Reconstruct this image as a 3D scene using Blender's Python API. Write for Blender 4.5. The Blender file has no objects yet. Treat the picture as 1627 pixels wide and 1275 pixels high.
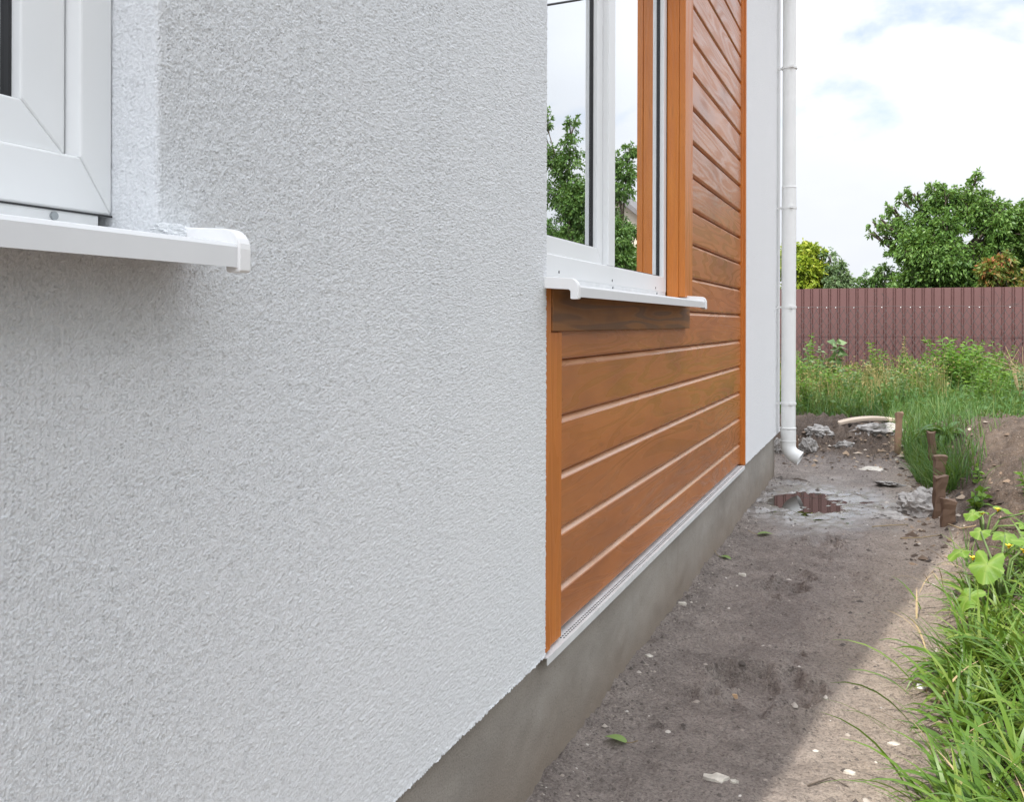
import bpy, math, random
import numpy as np
from mathutils import Vector, Matrix, noise as mnoise

random.seed(7)
rng = np.random.default_rng(7)
R = math.radians
S = bpy.context.scene
COL = S.collection

# ------------------------------------------------------------------ camera, world, sun, exposure
H = 1.10                      # eye height above the path
CX = 0.75                     # distance of the camera from the stucco face (wall runs along +Y at x = 0)
cam_d = bpy.data.cameras.new('camera')
cam = bpy.data.objects.new('camera', cam_d)
COL.objects.link(cam)
cam.location = (CX, 0, H)
cam.rotation_euler = (R(90), R(-0.17), R(22.118))
cam_d.sensor_width = 36
cam_d.lens = 32.75
cam_d.shift_y = -0.0765
cam_d.clip_start = 0.02
cam_d.clip_end = 1000
S.camera = cam

SUN_EL, SUN_AZ = 50.0, 190.78          # azimuth clockwise from +Y of the place the sun stands at
wd = bpy.data.worlds.new('World')
S.world = wd
wd.use_nodes = True
wn, wl = wd.node_tree.nodes, wd.node_tree.links
wn.clear()
w_out = wn.new('ShaderNodeOutputWorld')
w_sky = wn.new('ShaderNodeTexSky')
w_sky.sky_type = 'NISHITA'
w_sky.sun_disc = False
w_sky.sun_elevation = R(SUN_EL)
w_sky.sun_rotation = R(SUN_AZ)
w_sky.air_density = 1.0
w_sky.dust_density = 0.6
w_bg = wn.new('ShaderNodeBackground')
w_bg.inputs[1].default_value = 0.15
w_cl = wn.new('ShaderNodeBackground')
w_tc = wn.new('ShaderNodeTexCoord')
w_map = wn.new('ShaderNodeMapping')
w_map.inputs['Scale'].default_value = (1.0, 1.0, 1.9)
w_map.inputs['Location'].default_value = (0.31, 0.12, 0.0)
wl.new(w_tc.outputs['Generated'], w_map.inputs[0])
w_n = wn.new('ShaderNodeTexNoise')
w_n.inputs['Scale'].default_value = 2.6
w_n.inputs['Detail'].default_value = 7
w_n.inputs['Roughness'].default_value = 0.52
w_n.inputs['Distortion'].default_value = 0.3
wl.new(w_map.outputs[0], w_n.inputs['Vector'])
w_r = wn.new('ShaderNodeValToRGB')
w_r.color_ramp.elements[0].position = 0.33
w_r.color_ramp.elements[1].position = 0.44
wl.new(w_n.outputs['Fac'], w_r.inputs[0])
w_n2 = wn.new('ShaderNodeTexNoise')
w_n2.inputs['Scale'].default_value = 3.4
w_n2.inputs['Detail'].default_value = 5
wl.new(w_map.outputs[0], w_n2.inputs['Vector'])
w_r2 = wn.new('ShaderNodeValToRGB')
w_r2.color_ramp.elements[0].position = 0.38
w_r2.color_ramp.elements[0].color = (0.86, 0.89, 0.96, 1)
w_r2.color_ramp.elements[1].position = 0.62
w_r2.color_ramp.elements[1].color = (0.95, 0.98, 1.03, 1)
wl.new(w_n2.outputs['Fac'], w_r2.inputs[0])
wl.new(w_r2.outputs[0], w_cl.inputs[0])
w_dot = wn.new('ShaderNodeVectorMath'); w_dot.operation = 'DOT_PRODUCT'       # thin cloud is brightest round the sun
wl.new(w_tc.outputs['Generated'], w_dot.inputs[0])
_az, _el = R(SUN_AZ), R(SUN_EL)
w_dot.inputs[1].default_value = (math.sin(_az) * math.cos(_el), math.cos(_az) * math.cos(_el), math.sin(_el))
w_mx = wn.new('ShaderNodeMath'); w_mx.operation = 'MAXIMUM'; w_mx.inputs[1].default_value = 0.0
wl.new(w_dot.outputs['Value'], w_mx.inputs[0])
w_pw = wn.new('ShaderNodeMath'); w_pw.operation = 'POWER'; w_pw.inputs[1].default_value = 3.0
wl.new(w_mx.outputs[0], w_pw.inputs[0])
w_ma = wn.new('ShaderNodeMath'); w_ma.operation = 'MULTIPLY_ADD'; w_ma.inputs[1].default_value = 2.0; w_ma.inputs[2].default_value = 0.86
wl.new(w_pw.outputs[0], w_ma.inputs[0])
w_sep = wn.new('ShaderNodeSeparateXYZ'); wl.new(w_tc.outputs['Generated'], w_sep.inputs[0])
w_zm = wn.new('ShaderNodeMath'); w_zm.operation = 'MAXIMUM'; w_zm.inputs[1].default_value = 0.0
wl.new(w_sep.outputs[2], w_zm.inputs[0])
w_zp = wn.new('ShaderNodeMath'); w_zp.operation = 'POWER'; w_zp.inputs[1].default_value = 1.4
wl.new(w_zm.outputs[0], w_zp.inputs[0])
w_zz = wn.new('ShaderNodeMath'); w_zz.operation = 'MULTIPLY_ADD'; w_zz.inputs[1].default_value = 1.3
wl.new(w_zp.outputs[0], w_zz.inputs[0]); wl.new(w_ma.outputs[0], w_zz.inputs[2])
wl.new(w_zz.outputs[0], w_cl.inputs[1])
w_mix = wn.new('ShaderNodeMixShader')
wl.new(w_sky.outputs[0], w_bg.inputs[0])
wl.new(w_r.outputs[0], w_mix.inputs[0])
wl.new(w_bg.outputs[0], w_mix.inputs[1])
wl.new(w_cl.outputs[0], w_mix.inputs[2])
wl.new(w_mix.outputs[0], w_out.inputs[0])

sun_d = bpy.data.lights.new('sun', 'SUN')
sun_d.energy = 4.4
sun_d.angle = R(0.5)
sun_d.color = (1.0, 0.95, 0.87)
sun = bpy.data.objects.new('sun', sun_d)
COL.objects.link(sun)
az, el = R(SUN_AZ), R(SUN_EL)
to_sun = Vector((math.sin(az) * math.cos(el), math.cos(az) * math.cos(el), math.sin(el)))
sun.rotation_euler = (-to_sun).to_track_quat('-Z', 'Y').to_euler()
sun.location = to_sun * 30

S.view_settings.view_transform = 'Standard'
S.view_settings.look = 'None'
S.view_settings.exposure = 0.2
S.view_settings.gamma = 1
S.cycles.max_bounces = 8
S.cycles.transparent_max_bounces = 12

# ------------------------------------------------------------------ materials
class NT:
    def __init__(s, name):
        s.m = bpy.data.materials.new(name)
        s.m.use_nodes = True
        s.n, s.l = s.m.node_tree.nodes, s.m.node_tree.links
        s.b = s.n['Principled BSDF']
        s.out = s.n['Material Output']
    def new(s, t, **kw):
        x = s.n.new(t)
        for k, v in kw.items(): setattr(x, k, v)
        return x
    def put(s, sock, v):
        if isinstance(v, bpy.types.NodeSocket): s.l.new(v, sock)
        elif v is not None: sock.default_value = v
    def coord(s, scale=(1, 1, 1), loc=(0, 0, 0), kind='Object', island=0.0):
        v = s.new('ShaderNodeTexCoord').outputs[kind]
        if island:
            g = s.new('ShaderNodeNewGeometry').outputs['Random Per Island']
            mm = s.new('ShaderNodeVectorMath', operation='SCALE')
            mm.inputs[0].default_value = (island, island * 1.7, island * 2.3)
            s.l.new(g, mm.inputs['Scale'])
            a = s.new('ShaderNodeVectorMath', operation='ADD')
            s.l.new(v, a.inputs[0]); s.l.new(mm.outputs[0], a.inputs[1])
            v = a.outputs[0]
        m = s.new('ShaderNodeMapping')
        m.inputs['Scale'].default_value = scale
        m.inputs['Location'].default_value = loc
        s.l.new(v, m.inputs[0])
        return m.outputs[0]
    def noise(s, vec, scale, detail=3, rough=0.55, dist=0.0):
        n = s.new('ShaderNodeTexNoise')
        s.put(n.inputs['Vector'], vec)
        n.inputs['Scale'].default_value = scale
        n.inputs['Detail'].default_value = detail
        n.inputs['Roughness'].default_value = rough
        n.inputs['Distortion'].default_value = dist
        return n.outputs['Fac']
    def ramp(s, fac, stops):
        r = s.new('ShaderNodeValToRGB')
        e = r.color_ramp.elements
        while len(e) < len(stops): e.new(0.5)
        for q, (p, c) in zip(e, stops):
            q.position = p
            q.color = (c, c, c, 1) if isinstance(c, (int, float)) else (*c, 1)
        s.l.new(fac, r.inputs[0])
        return r.outputs[0]
    def math(s, op, a, b=None, c=None):
        m = s.new('ShaderNodeMath', operation=op)
        for i, v in enumerate((a, b, c)):
            if v is not None: s.put(m.inputs[i], v)
        return m.outputs[0]
    def mix(s, fac, a, b, blend='MIX'):
        m = s.new('ShaderNodeMix', data_type='RGBA', blend_type=blend)
        s.put(m.inputs[0], fac)
        for i, v in ((6, a), (7, b)):
            if isinstance(v, tuple): v = (*v, 1)
            s.put(m.inputs[i], v)
        return m.outputs[2]
    def bump(s, h, strength=0.5, dist=0.005):
        b = s.new('ShaderNodeBump')
        b.inputs['Strength'].default_value = strength
        b.inputs['Distance'].default_value = dist
        s.l.new(h, b.inputs['Height'])
        return b.outputs[0]
    def set(s, **kw):
        names = {'color': 'Base Color', 'rough': 'Roughness', 'metal': 'Metallic', 'normal': 'Normal', 'spec': 'Specular IOR Level', 'coat': 'Coat Weight', 'coatr': 'Coat Roughness'}
        for k, v in kw.items():
            if isinstance(v, tuple): v = (*v, 1)
            s.put(s.b.inputs[names[k]], v)
        return s.m

def mat_plain(name, col, rough=0.5, var=0.06, scale=6.0, bump=0.0, bscale=300, spec=0.5, metal=0.0):
    t = NT(name)
    v = t.coord()
    n = t.noise(v, scale, 5, 0.6)
    c = t.ramp(n, [(0.3, tuple(x * (1 - var) for x in col)), (0.7, tuple(min(1, x * (1 + var)) for x in col))])
    rr = t.ramp(t.noise(v, scale * 3, 3), [(0.3, max(0, rough - 0.02)), (0.7, min(1, rough + 0.02))])
    t.set(color=c, rough=rr, spec=spec, metal=metal)
    if bump: t.set(normal=t.bump(t.noise(v, bscale, 3), bump, 0.002))
    return t.m

def mat_stucco():
    t = NT('white_stucco')
    v = t.coord()
    dirt = t.ramp(t.noise(v, 0.9, 5, 0.6), [(0.25, (0.74, 0.765, 0.79)), (0.75, (0.80, 0.815, 0.83))])
    fine = t.noise(v, 420, 3, 0.6)
    c = t.mix(t.ramp(fine, [(0.3, 0.0), (0.7, 0.3)]), dirt, (0.84, 0.845, 0.85))
    t.set(color=c, rough=0.9, spec=0.25, normal=t.bump(t.noise(v, 420, 4, 0.75), 0.6, 0.002))
    return t.m

def mat_stucco_bump():
    t = NT('white_stucco_far')
    v = t.coord()
    c = t.ramp(t.noise(v, 0.9, 5, 0.6), [(0.25, (0.81, 0.815, 0.82)), (0.75, (0.84, 0.845, 0.85))])
    vo = t.new('ShaderNodeTexVoronoi')
    t.put(vo.inputs['Vector'], v)
    vo.inputs['Scale'].default_value = 150
    hh = t.math('ADD', t.noise(v, 180, 4, 0.7), t.math('MULTIPLY', vo.outputs['Distance'], -0.6))
    t.set(color=c, rough=0.9, spec=0.25, normal=t.bump(hh, 0.8, 0.004))
    return t.m

def mat_wood(name, axis, dark=(0.30, 0.085, 0.012), mid=(0.47, 0.142, 0.018), light=(0.56, 0.185, 0.028), rough=0.45, coat=0.55, ring=0.08):
    """stained pine; axis is the grain direction"""
    t = NT(name)
    if axis == 'Y': sc, sf = (5.0, 0.55, 6.0), (260, 4, 420)
    else: sc, sf = (6.0, 5.0, 0.55), (420, 260, 4)
    v = t.coord(sc, island=17.0)
    n = t.noise(v, 1.0, 2.5, 0.5, 0.35)
    rings = t.math('SINE', t.math('MULTIPLY', n, 95.0))
    rings = t.math('MULTIPLY_ADD', rings, 0.5, 0.5)
    vf = t.coord(sf, island=17.0)
    fib = t.noise(vf, 1.0, 3, 0.6)
    g = t.new('ShaderNodeNewGeometry').outputs['Random Per Island']
    blot = t.noise(t.coord((3, 1.2, 3) if axis == 'Y' else (3, 3, 1.2), island=9.0), 1.4, 4, 0.6)
    c = t.ramp(blot, [(0.25, dark), (0.5, mid), (0.75, light)])
    c = t.mix(t.math('MULTIPLY', t.ramp(rings, [(0.15, 1.0), (0.6, 0.0)]), ring), c, dark)
    c = t.mix(t.math('MULTIPLY', t.ramp(fib, [(0.35, 1.0), (0.6, 0.0)]), 0.30), c, dark)
    c = t.mix(t.ramp(g, [(0.0, 0.0), (1.0, 0.25)]), c, tuple(x * 0.75 for x in mid))
    # cross marks left by brush and knots
    kn = t.noise(t.coord((2, 1.4, 9) if axis == 'Y' else (9, 9, 1.4), island=5.0), 3.0, 2)
    c = t.mix(t.ramp(kn, [(0.70, 0.0), (0.78, 0.40)]), c, tuple(x * 0.6 for x in dark))
    hh = t.math('ADD', t.math('MULTIPLY', rings, 0.6), fib)
    rr = t.ramp(t.math('ADD', t.math('MULTIPLY', rings, 0.45), t.math('MULTIPLY', fib, 0.55)), [(0.2, rough - 0.06), (0.8, rough + 0.16)])
    t.set(color=c, rough=rr, spec=0.5, normal=t.bump(hh, 0.22, 0.0014), coat=coat, coatr=t.ramp(rings, [(0.0, 0.22), (1.0, 0.36)]))
    t.l.new(t.bump(hh, 0.14, 0.0012), t.b.inputs['Coat Normal'])
    t.b.inputs['Coat IOR'].default_value = 1.6
    return t.m

def mat_ground():
    t = NT('damp_earth')
    v = t.coord()
    big = t.noise(v, 0.8, 6, 0.6)
    med = t.noise(v, 4.0, 8, 0.72)
    fin = t.noise(v, 70, 5, 0.7)
    path = t.ramp(med, [(0.28, (0.130, 0.106, 0.092)), (0.5, (0.275, 0.232, 0.203)), (0.72, (0.42, 0.36, 0.315))])
    path = t.mix(t.ramp(big, [(0.35, 0.0), (0.7, 0.6)]), path, (0.190, 0.160, 0.147))
    soil = t.ramp(med, [(0.28, (0.055, 0.038, 0.028)), (0.5, (0.11, 0.077, 0.056)), (0.75, (0.20, 0.148, 0.109))])
    sep = t.new('ShaderNodeSeparateXYZ')
    t.put(sep.inputs[0], t.new('ShaderNodeTexCoord').outputs['Object'])
    # the bank beside the path is redder garden soil
    e = t.math('ADD', sep.outputs[2], t.math('MULTIPLY', t.math('SUBTRACT', med, 0.5), 0.10))
    c = t.mix(t.ramp(e, [(0.02, 0.0), (0.07, 1.0)]), path, soil)
    # sandy drier strip at the foot of the bank
    sx = t.math('ADD', t.math('SUBTRACT', sep.outputs[0], t.math('MULTIPLY', sep.outputs[1], 0.05)), t.math('MULTIPLY', t.math('SUBTRACT', big, 0.5), 0.5))
    dry = t.math('MULTIPLY', t.ramp(sx, [(0.30, 0.0), (0.55, 1.0)]), t.ramp(e, [(0.03, 1.0), (0.08, 0.0)]))
    c = t.mix(t.math('MULTIPLY', dry, 0.55), c, (0.42, 0.34, 0.265))
    f2 = t.noise(v, 150, 4, 0.75)
    c = t.mix(t.ramp(fin, [(0.32, 0.6), (0.5, 0.0)]), c, (0.060, 0.049, 0.043))
    c = t.mix(t.ramp(f2, [(0.34, 0.75), (0.47, 0.0)]), c, (0.055, 0.045, 0.040))
    c = t.mix(t.ramp(f2, [(0.56, 0.0), (0.68, 0.6)]), c, (0.42, 0.37, 0.325))
    vo = t.new('ShaderNodeTexVoronoi'); t.put(vo.inputs['Vector'], v); vo.inputs['Scale'].default_value = 42
    spk = t.math('MULTIPLY', t.ramp(vo.outputs['Distance'], [(0.10, 1.0), (0.17, 0.0)]), t.ramp(t.noise(v, 9, 3), [(0.5, 0.0), (0.62, 1.0)]))
    c = t.mix(t.math('MULTIPLY', spk, 0.75), c, (0.46, 0.41, 0.35))
    # wet patch round the puddle
    ds = t.new('ShaderNodeVectorMath', operation='DISTANCE')
    mp = t.coord((1.0, 0.62, 0.0))
    t.put(ds.inputs[0], mp); ds.inputs[1].default_value = (0.34, 5.98 * 0.62, 0.0)
    wf = t.math('ADD', ds.outputs['Value'], t.math('MULTIPLY', t.math('SUBTRACT', t.noise(v, 3.5, 5), 0.5), 0.7))
    wet = t.ramp(wf, [(0.30, 1.0), (0.62, 0.0)])
    c = t.mix(t.math('MULTIPLY', wet, 0.45), c, (0.060, 0.052, 0.047))
    rr = t.mix(wet, (0.9, 0.9, 0.9), (0.26, 0.26, 0.26))
    t.l.new(t.math('MULTIPLY', wet, 0.9), t.b.inputs['Coat Weight']); t.b.inputs['Coat Roughness'].default_value = 0.22
    hh = t.math('ADD', t.math('MULTIPLY', fin, 0.7), t.math('MULTIPLY', t.noise(v, 22, 5, 0.7), 1.2))
    t.set(color=c, rough=rr, spec=t.ramp(wet, [(0.0, 0.4), (1.0, 1.0)]), normal=t.bump(t.math('MULTIPLY', hh, t.ramp(wet, [(0.0, 1.0), (1.0, 0.16)])), 1.0, 0.020))
    return t.m

def mat_concrete():
    t = NT('plinth_concrete')
    v = t.coord()
    n = t.noise(t.coord((1, 0.7, 1.6)), 2.2, 6, 0.6, 0.4)
    c = t.ramp(n, [(0.28, (0.255, 0.230, 0.200)), (0.5, (0.345, 0.315, 0.278)), (0.75, (0.410, 0.378, 0.336))])
    sep = t.new('ShaderNodeSeparateXYZ'); t.put(sep.inputs[0], t.new('ShaderNodeTexCoord').outputs['Object'])
    zz = t.math('ADD', sep.outputs[2], t.math('MULTIPLY', t.math('SUBTRACT', t.noise(v, 4, 5), 0.5), 0.16))
    c = t.mix(t.ramp(zz, [(0.02, 0.8), (0.20, 0.0)]), c, (0.265, 0.212, 0.165))
    st = t.noise(t.coord((1, 9, 0.6)), 1.3, 3)
    c = t.mix(t.ramp(st, [(0.62, 0.0), (0.72, 0.4)]), c, (0.19, 0.172, 0.15))
    fine = t.noise(v, 260, 3, 0.7)
    c = t.mix(t.ramp(fine, [(0.3, 0.5), (0.48, 0.0)]), c, (0.10, 0.09, 0.08))
    t.set(color=c, rough=0.85, spec=0.35, normal=t.bump(t.noise(v, 150, 6, 0.75), 0.7, 0.004))
    return t.m

def mat_leaf(name, a, b, c=None, trans=0.35, rough=0.45, clump=1.5):
    t = NT(name)
    g = t.new('ShaderNodeNewGeometry').outputs['Random Per Island']
    n = t.noise(t.coord(), clump, 3)
    f = t.math('ADD', t.math('MULTIPLY', g, 0.6), t.math('MULTIPLY', n, 0.5))
    stops = [(0.2, a), (0.75, b)] if c is None else [(0.15, a), (0.6, b), (0.85, c)]
    col = t.ramp(f, stops)
    t.set(color=col, rough=rough, spec=0.35)
    tr = t.new('ShaderNodeBsdfTranslucent')
    hue = t.mix(0.5, col, (0.30, 0.42, 0.04), 'MIX')
    t.put(tr.inputs[0], hue)
    mx = t.new('ShaderNodeMixShader'); mx.inputs[0].default_value = trans
    t.l.new(t.b.outputs[0], mx.inputs[1]); t.l.new(tr.outputs[0], mx.inputs[2])
    t.l.new(mx.outputs[0], t.out.inputs[0])
    return t.m

def mat_squash(name, a, b, c):
    m = mat_leaf(name, a, b, c, 0.35, 0.45, 14)
    n, l = m.node_tree.nodes, m.node_tree.links
    at = n.new('ShaderNodeAttribute'); at.attribute_name = 'vein'
    mx = n.new('ShaderNodeMix'); mx.data_type = 'RGBA'
    bs = n['Principled BSDF']
    src = bs.inputs['Base Color'].links[0].from_socket
    mu = n.new('ShaderNodeMath'); mu.operation = 'MULTIPLY'; mu.inputs[1].default_value = 0.5
    l.new(at.outputs['Fac'], mu.inputs[0]); l.new(mu.outputs[0], mx.inputs[0]); l.new(src, mx.inputs[6])
    mx.inputs[7].default_value = (0.42, 0.52, 0.16, 1)
    l.new(mx.outputs[2], bs.inputs['Base Color'])
    return m

def mat_glass():
    """double glazing with a reflective coating, seen against dark rooms"""
    t = NT('window_glass')
    gl = t.new('ShaderNodeBsdfGlossy'); gl.inputs['Roughness'].default_value = 0.0
    gl.inputs['Color'].default_value = (0.95, 0.97, 0.98, 1)
    tr = t.new('ShaderNodeBsdfTransparent'); tr.inputs['Color'].default_value = (0.72, 0.76, 0.75, 1)
    fr = t.new('ShaderNodeFresnel'); fr.inputs['IOR'].default_value = 3.2
    f = t.math('MINIMUM', t.math('MULTIPLY', fr.outputs[0], 2.5), 0.93)
    mx = t.new('ShaderNodeMixShader')
    t.l.new(f, mx.inputs[0]); t.l.new(tr.outputs[0], mx.inputs[1]); t.l.new(gl.outputs[0], mx.inputs[2])
    t.l.new(mx.outputs[0], t.out.inputs[0])
    return t.m

def mat_water():
    t = NT('puddle_water')
    t.set(color=(0.03, 0.026, 0.022), rough=0.0, spec=0.9)
    t.b.inputs['IOR'].default_value = 1.6
    t.set(normal=t.bump(t.noise(t.coord(), 9, 2), 0.02, 0.002))
    return t.m

M = dict(
    stucco=mat_stucco(), stucco_far=mat_stucco_bump(),
    wood_h=mat_wood('stained_pine_lengthwise', 'Y'), wood_v=mat_wood('stained_pine_upright', 'Z', (0.40, 0.112, 0.008), (0.58, 0.170, 0.011), (0.66, 0.22, 0.02), 0.5, 0.35),
    wood_bevel=mat_wood('sky_sheen_chamfers', 'Y', (0.55, 0.27, 0.13), (0.66, 0.36, 0.19), (0.72, 0.43, 0.25), 0.4, 0.8), wood_apron=mat_wood('dark_brown_apron', 'Y', (0.10, 0.038, 0.009), (0.30, 0.118, 0.026), (0.40, 0.170, 0.042), 0.55, 0.06, 0.7),  # chamfers paler than the planks: sky sheen put into their colour
    ground=mat_ground(), concrete=mat_concrete(), glass=mat_glass(), water=mat_water(),
    upvc=mat_plain('white_plastic_profile', (0.80, 0.81, 0.81), 0.32, 0.02, 2.0, spec=0.45),
    sill=mat_plain('white_coated_metal', (0.76, 0.77, 0.78), 0.35, 0.03, 8.0, spec=0.45),
    cap=mat_plain('white_plastic_cap', (0.86, 0.86, 0.86), 0.4, 0.02),
    flash=mat_plain('white_drip_profile', (0.72, 0.73, 0.73), 0.45, 0.08, 14.0),
    pipe=mat_plain('white_drainpipe_plastic', (0.80, 0.80, 0.78), 0.35, 0.03, 5.0),
    rubber=mat_plain('black_gasket', (0.02, 0.02, 0.022), 0.5, 0.1),
    spacer=mat_plain('bronze_spacer', (0.24, 0.20, 0.12), 0.35, 0.15, 60.0, metal=0.6),
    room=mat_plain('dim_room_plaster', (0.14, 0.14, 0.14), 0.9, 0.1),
    screw=mat_plain('zinc_screw', (0.35, 0.37, 0.38), 0.35, 0.1, 40.0, metal=0.8),
    roof=mat_plain('grey_roof_sheet', (0.16, 0.15, 0.15), 0.6, 0.1),
    stake=mat_wood('weathered_stake_wood', 'Z', (0.11, 0.066, 0.043), (0.19, 0.118, 0.076), (0.27, 0.175, 0.12), 0.75, 0.0),
    plank=mat_wood('pale_board_wood', 'Y', (0.42, 0.33, 0.25), (0.56, 0.45, 0.35), (0.66, 0.55, 0.44), 0.75, 0.0),
    rubble=mat_plain('old_mortar', (0.33, 0.31, 0.29), 0.95, 0.4, 22.0, 0.9, 120),
    flake=mat_plain('pale_mortar_flake', (0.52, 0.48, 0.42), 0.95, 0.25, 45.0, 0.6, 200),
    chip=mat_plain('wood_chip', (0.50, 0.33, 0.19), 0.8, 0.2, 60.0),
    straw=mat_plain('dry_straw', (0.36, 0.275, 0.155), 0.8, 0.2, 30.0),
    bark=mat_plain('tree_bark', (0.095, 0.075, 0.058), 0.9, 0.35, 9.0, 0.9, 60),
    stem=mat_plain('green_stem', (0.12, 0.19, 0.05), 0.6, 0.2, 9.0),
    fence=mat_plain('brown_red_coated_steel', (0.125, 0.060, 0.057), 0.45, 0.05, 1.5, spec=0.5),
    wire=mat_plain('galvanised_wire', (0.06, 0.045, 0.045), 0.6, 0.2, 30.0),
    cable=mat_plain('black_cable', (0.02, 0.02, 0.022), 0.6, 0.1),
    petal=mat_plain('yellow_petal', (0.80, 0.56, 0.03), 0.6, 0.1),
    beige=mat_plain('beige_render', (0.62, 0.55, 0.45), 0.9, 0.06),
    g_near=mat_leaf('broad_grass', (0.050, 0.120, 0.016), (0.115, 0.220, 0.030), (0.240, 0.320, 0.065), 0.32, 0.38, 5),
    g_far=mat_leaf('meadow_grass', (0.028, 0.085, 0.020), (0.070, 0.160, 0.040), (0.16, 0.23, 0.07), 0.30, 0.5, 1.2),
    g_dry=mat_leaf('dry_grass', (0.12, 0.13, 0.04), (0.25, 0.21, 0.08), (0.34, 0.24, 0.12), 0.25, 0.7, 1.2),
    l_big=mat_leaf('deep_green_leaf', (0.045, 0.105, 0.024), (0.11, 0.215, 0.045), (0.19, 0.31, 0.08), 0.28, 0.38, 1.0),
    l_dark=mat_leaf('dark_green_leaf', (0.035, 0.085, 0.020), (0.09, 0.18, 0.042), (0.16, 0.26, 0.07), 0.22, 0.4, 1.0),
    l_yellow=mat_leaf('yellow_green_leaf', (0.13, 0.22, 0.02), (0.30, 0.38, 0.03), (0.44, 0.46, 0.06), 0.35, 0.45, 1.5),
    l_grey=mat_leaf('grey_green_leaf', (0.07, 0.13, 0.05), (0.13, 0.20, 0.09), (0.22, 0.30, 0.15), 0.25, 0.5, 1.5),
    l_red=mat_leaf('reddish_leaf', (0.06, 0.12, 0.02), (0.16, 0.19, 0.04), (0.36, 0.12, 0.05), 0.28, 0.45, 2.5),
    l_weed=mat_leaf('bright_weed_leaf', (0.055, 0.14, 0.02), (0.115, 0.24, 0.03), (0.21, 0.34, 0.055), 0.35, 0.45, 4),
    l_squash=mat_squash('lime_broad_leaf', (0.09, 0.19, 0.025), (0.16, 0.29, 0.04), (0.25, 0.37, 0.06)),
    l_dock=mat_leaf('dock_leaf', (0.030, 0.080, 0.018), (0.065, 0.150, 0.030), (0.12, 0.22, 0.05), 0.25, 0.4, 6),
    l_fallen=mat_leaf('fallen_leaf', (0.16, 0.26, 0.07), (0.24, 0.34, 0.11), None, 0.2, 0.5, 5),
)

# ------------------------------------------------------------------ builders
def tag(o, label=None, cat=None, group=None, kind=None):
    if label: o['label'] = label
    if cat: o['category'] = cat
    if group: o['group'] = group
    if kind: o['kind'] = kind
    return o

def link(name, me, parent=None, mats=()):
    o = bpy.data.objects.new(name, me)
    for m in mats: me.materials.append(m)
    COL.objects.link(o)
    if parent: o.parent = parent
    return o

def empty(name, loc=(0, 0, 0), rz=0.0):
    o = bpy.data.objects.new(name, None)
    o.empty_display_size = 0.1
    o.location = loc
    o.rotation_euler = (0, 0, rz)
    COL.objects.link(o)
    return o

class MB:
    def __init__(s): s.v, s.f, s.mi = [], [], []
    def add(s, vs, fs, mi=0):
        o = len(s.v)
        s.v += [tuple(p) for p in vs]
        s.f += [tuple(i + o for i in f) for f in fs]
        s.mi += [mi] * len(fs)
        return s
    def box(s, x0, x1, y0, y1, z0, z1, mi=0):
        vs = [(x, y, z) for x in (x0, x1) for y in (y0, y1) for z in (z0, z1)]
        return s.add(vs, [(0, 1, 3, 2), (4, 6, 7, 5), (0, 4, 5, 1), (2, 3, 7, 6), (0, 2, 6, 4), (1, 5, 7, 3)], mi)
    def prism_y(s, prof, y0, y1, mi=0):
        """closed x,z profile drawn along y"""
        n = len(prof)
        vs = [(x, y0, z) for x, z in prof] + [(x, y1, z) for x, z in prof]
        fs = [(i, (i + 1) % n, n + (i + 1) % n, n + i) for i in range(n)]
        fs += [tuple(range(n))[::-1], tuple(range(n, 2 * n))]
        return s.add(vs, fs, mi)
    def prism_z(s, prof, z0, z1, mi=0):
        n = len(prof)
        vs = [(x, y, z0) for x, y in prof] + [(x, y, z1) for x, y in prof]
        fs = [(i, (i + 1) % n, n + (i + 1) % n, n + i) for i in range(n)]
        fs += [tuple(range(n))[::-1], tuple(range(n, 2 * n))]
        return s.add(vs, fs, mi)
    def tube(s, pts, rad, n=8, mi=0, cap=True):
        pts = [Vector(p) for p in pts]
        if isinstance(rad, (int, float)): rad = [rad] * len(pts)
        vs, fs = [], []
        ref = None
        for i, p in enumerate(pts):
            d = (pts[min(i + 1, len(pts) - 1)] - pts[max(i - 1, 0)]).normalized()
            if ref is None or abs(ref.dot(d)) > 0.95:
                ref = Vector((1, 0, 0)) if abs(d.x) < 0.8 else Vector((0, 1, 0))
            a = (ref - d * ref.dot(d)).normalized()
            b = d.cross(a)
            ref = a
            for k in range(n):
                t = 2 * math.pi * k / n
                vs.append(p + (a * math.cos(t) + b * math.sin(t)) * rad[i])
        for i in range(len(pts) - 1):
            for k in range(n):
                q = (k + 1) % n
                fs.append((i * n + k, i * n + q, (i + 1) * n + q, (i + 1) * n + k))
        if cap:
            fs.append(tuple(range(n))[::-1]); fs.append(tuple(range((len(pts) - 1) * n, len(pts) * n)))
        return s.add(vs, fs, mi)
    def build(s, name, mats, parent=None, smooth=False, bevel=0.0, segs=2):
        me = bpy.data.meshes.new(name)
        me.from_pydata(s.v, [], s.f)
        if not isinstance(mats, (list, tuple)): mats = [mats]
        o = link(name, me, parent, mats)
        if len(mats) > 1: me.polygons.foreach_set('material_index', s.mi)
        import bmesh
        bm = bmesh.new(); bm.from_mesh(me)
        bmesh.ops.recalc_face_normals(bm, faces=bm.faces)
        bm.to_mesh(me); bm.free()
        if bevel:
            b = o.modifiers.new('edge', 'BEVEL'); b.width = bevel; b.segments = segs; b.limit_method = 'ANGLE'; b.angle_limit = R(40)
        if smooth: me.polygons.foreach_set('use_smooth', [True] * len(me.polygons))
        me.update()
        return o

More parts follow.
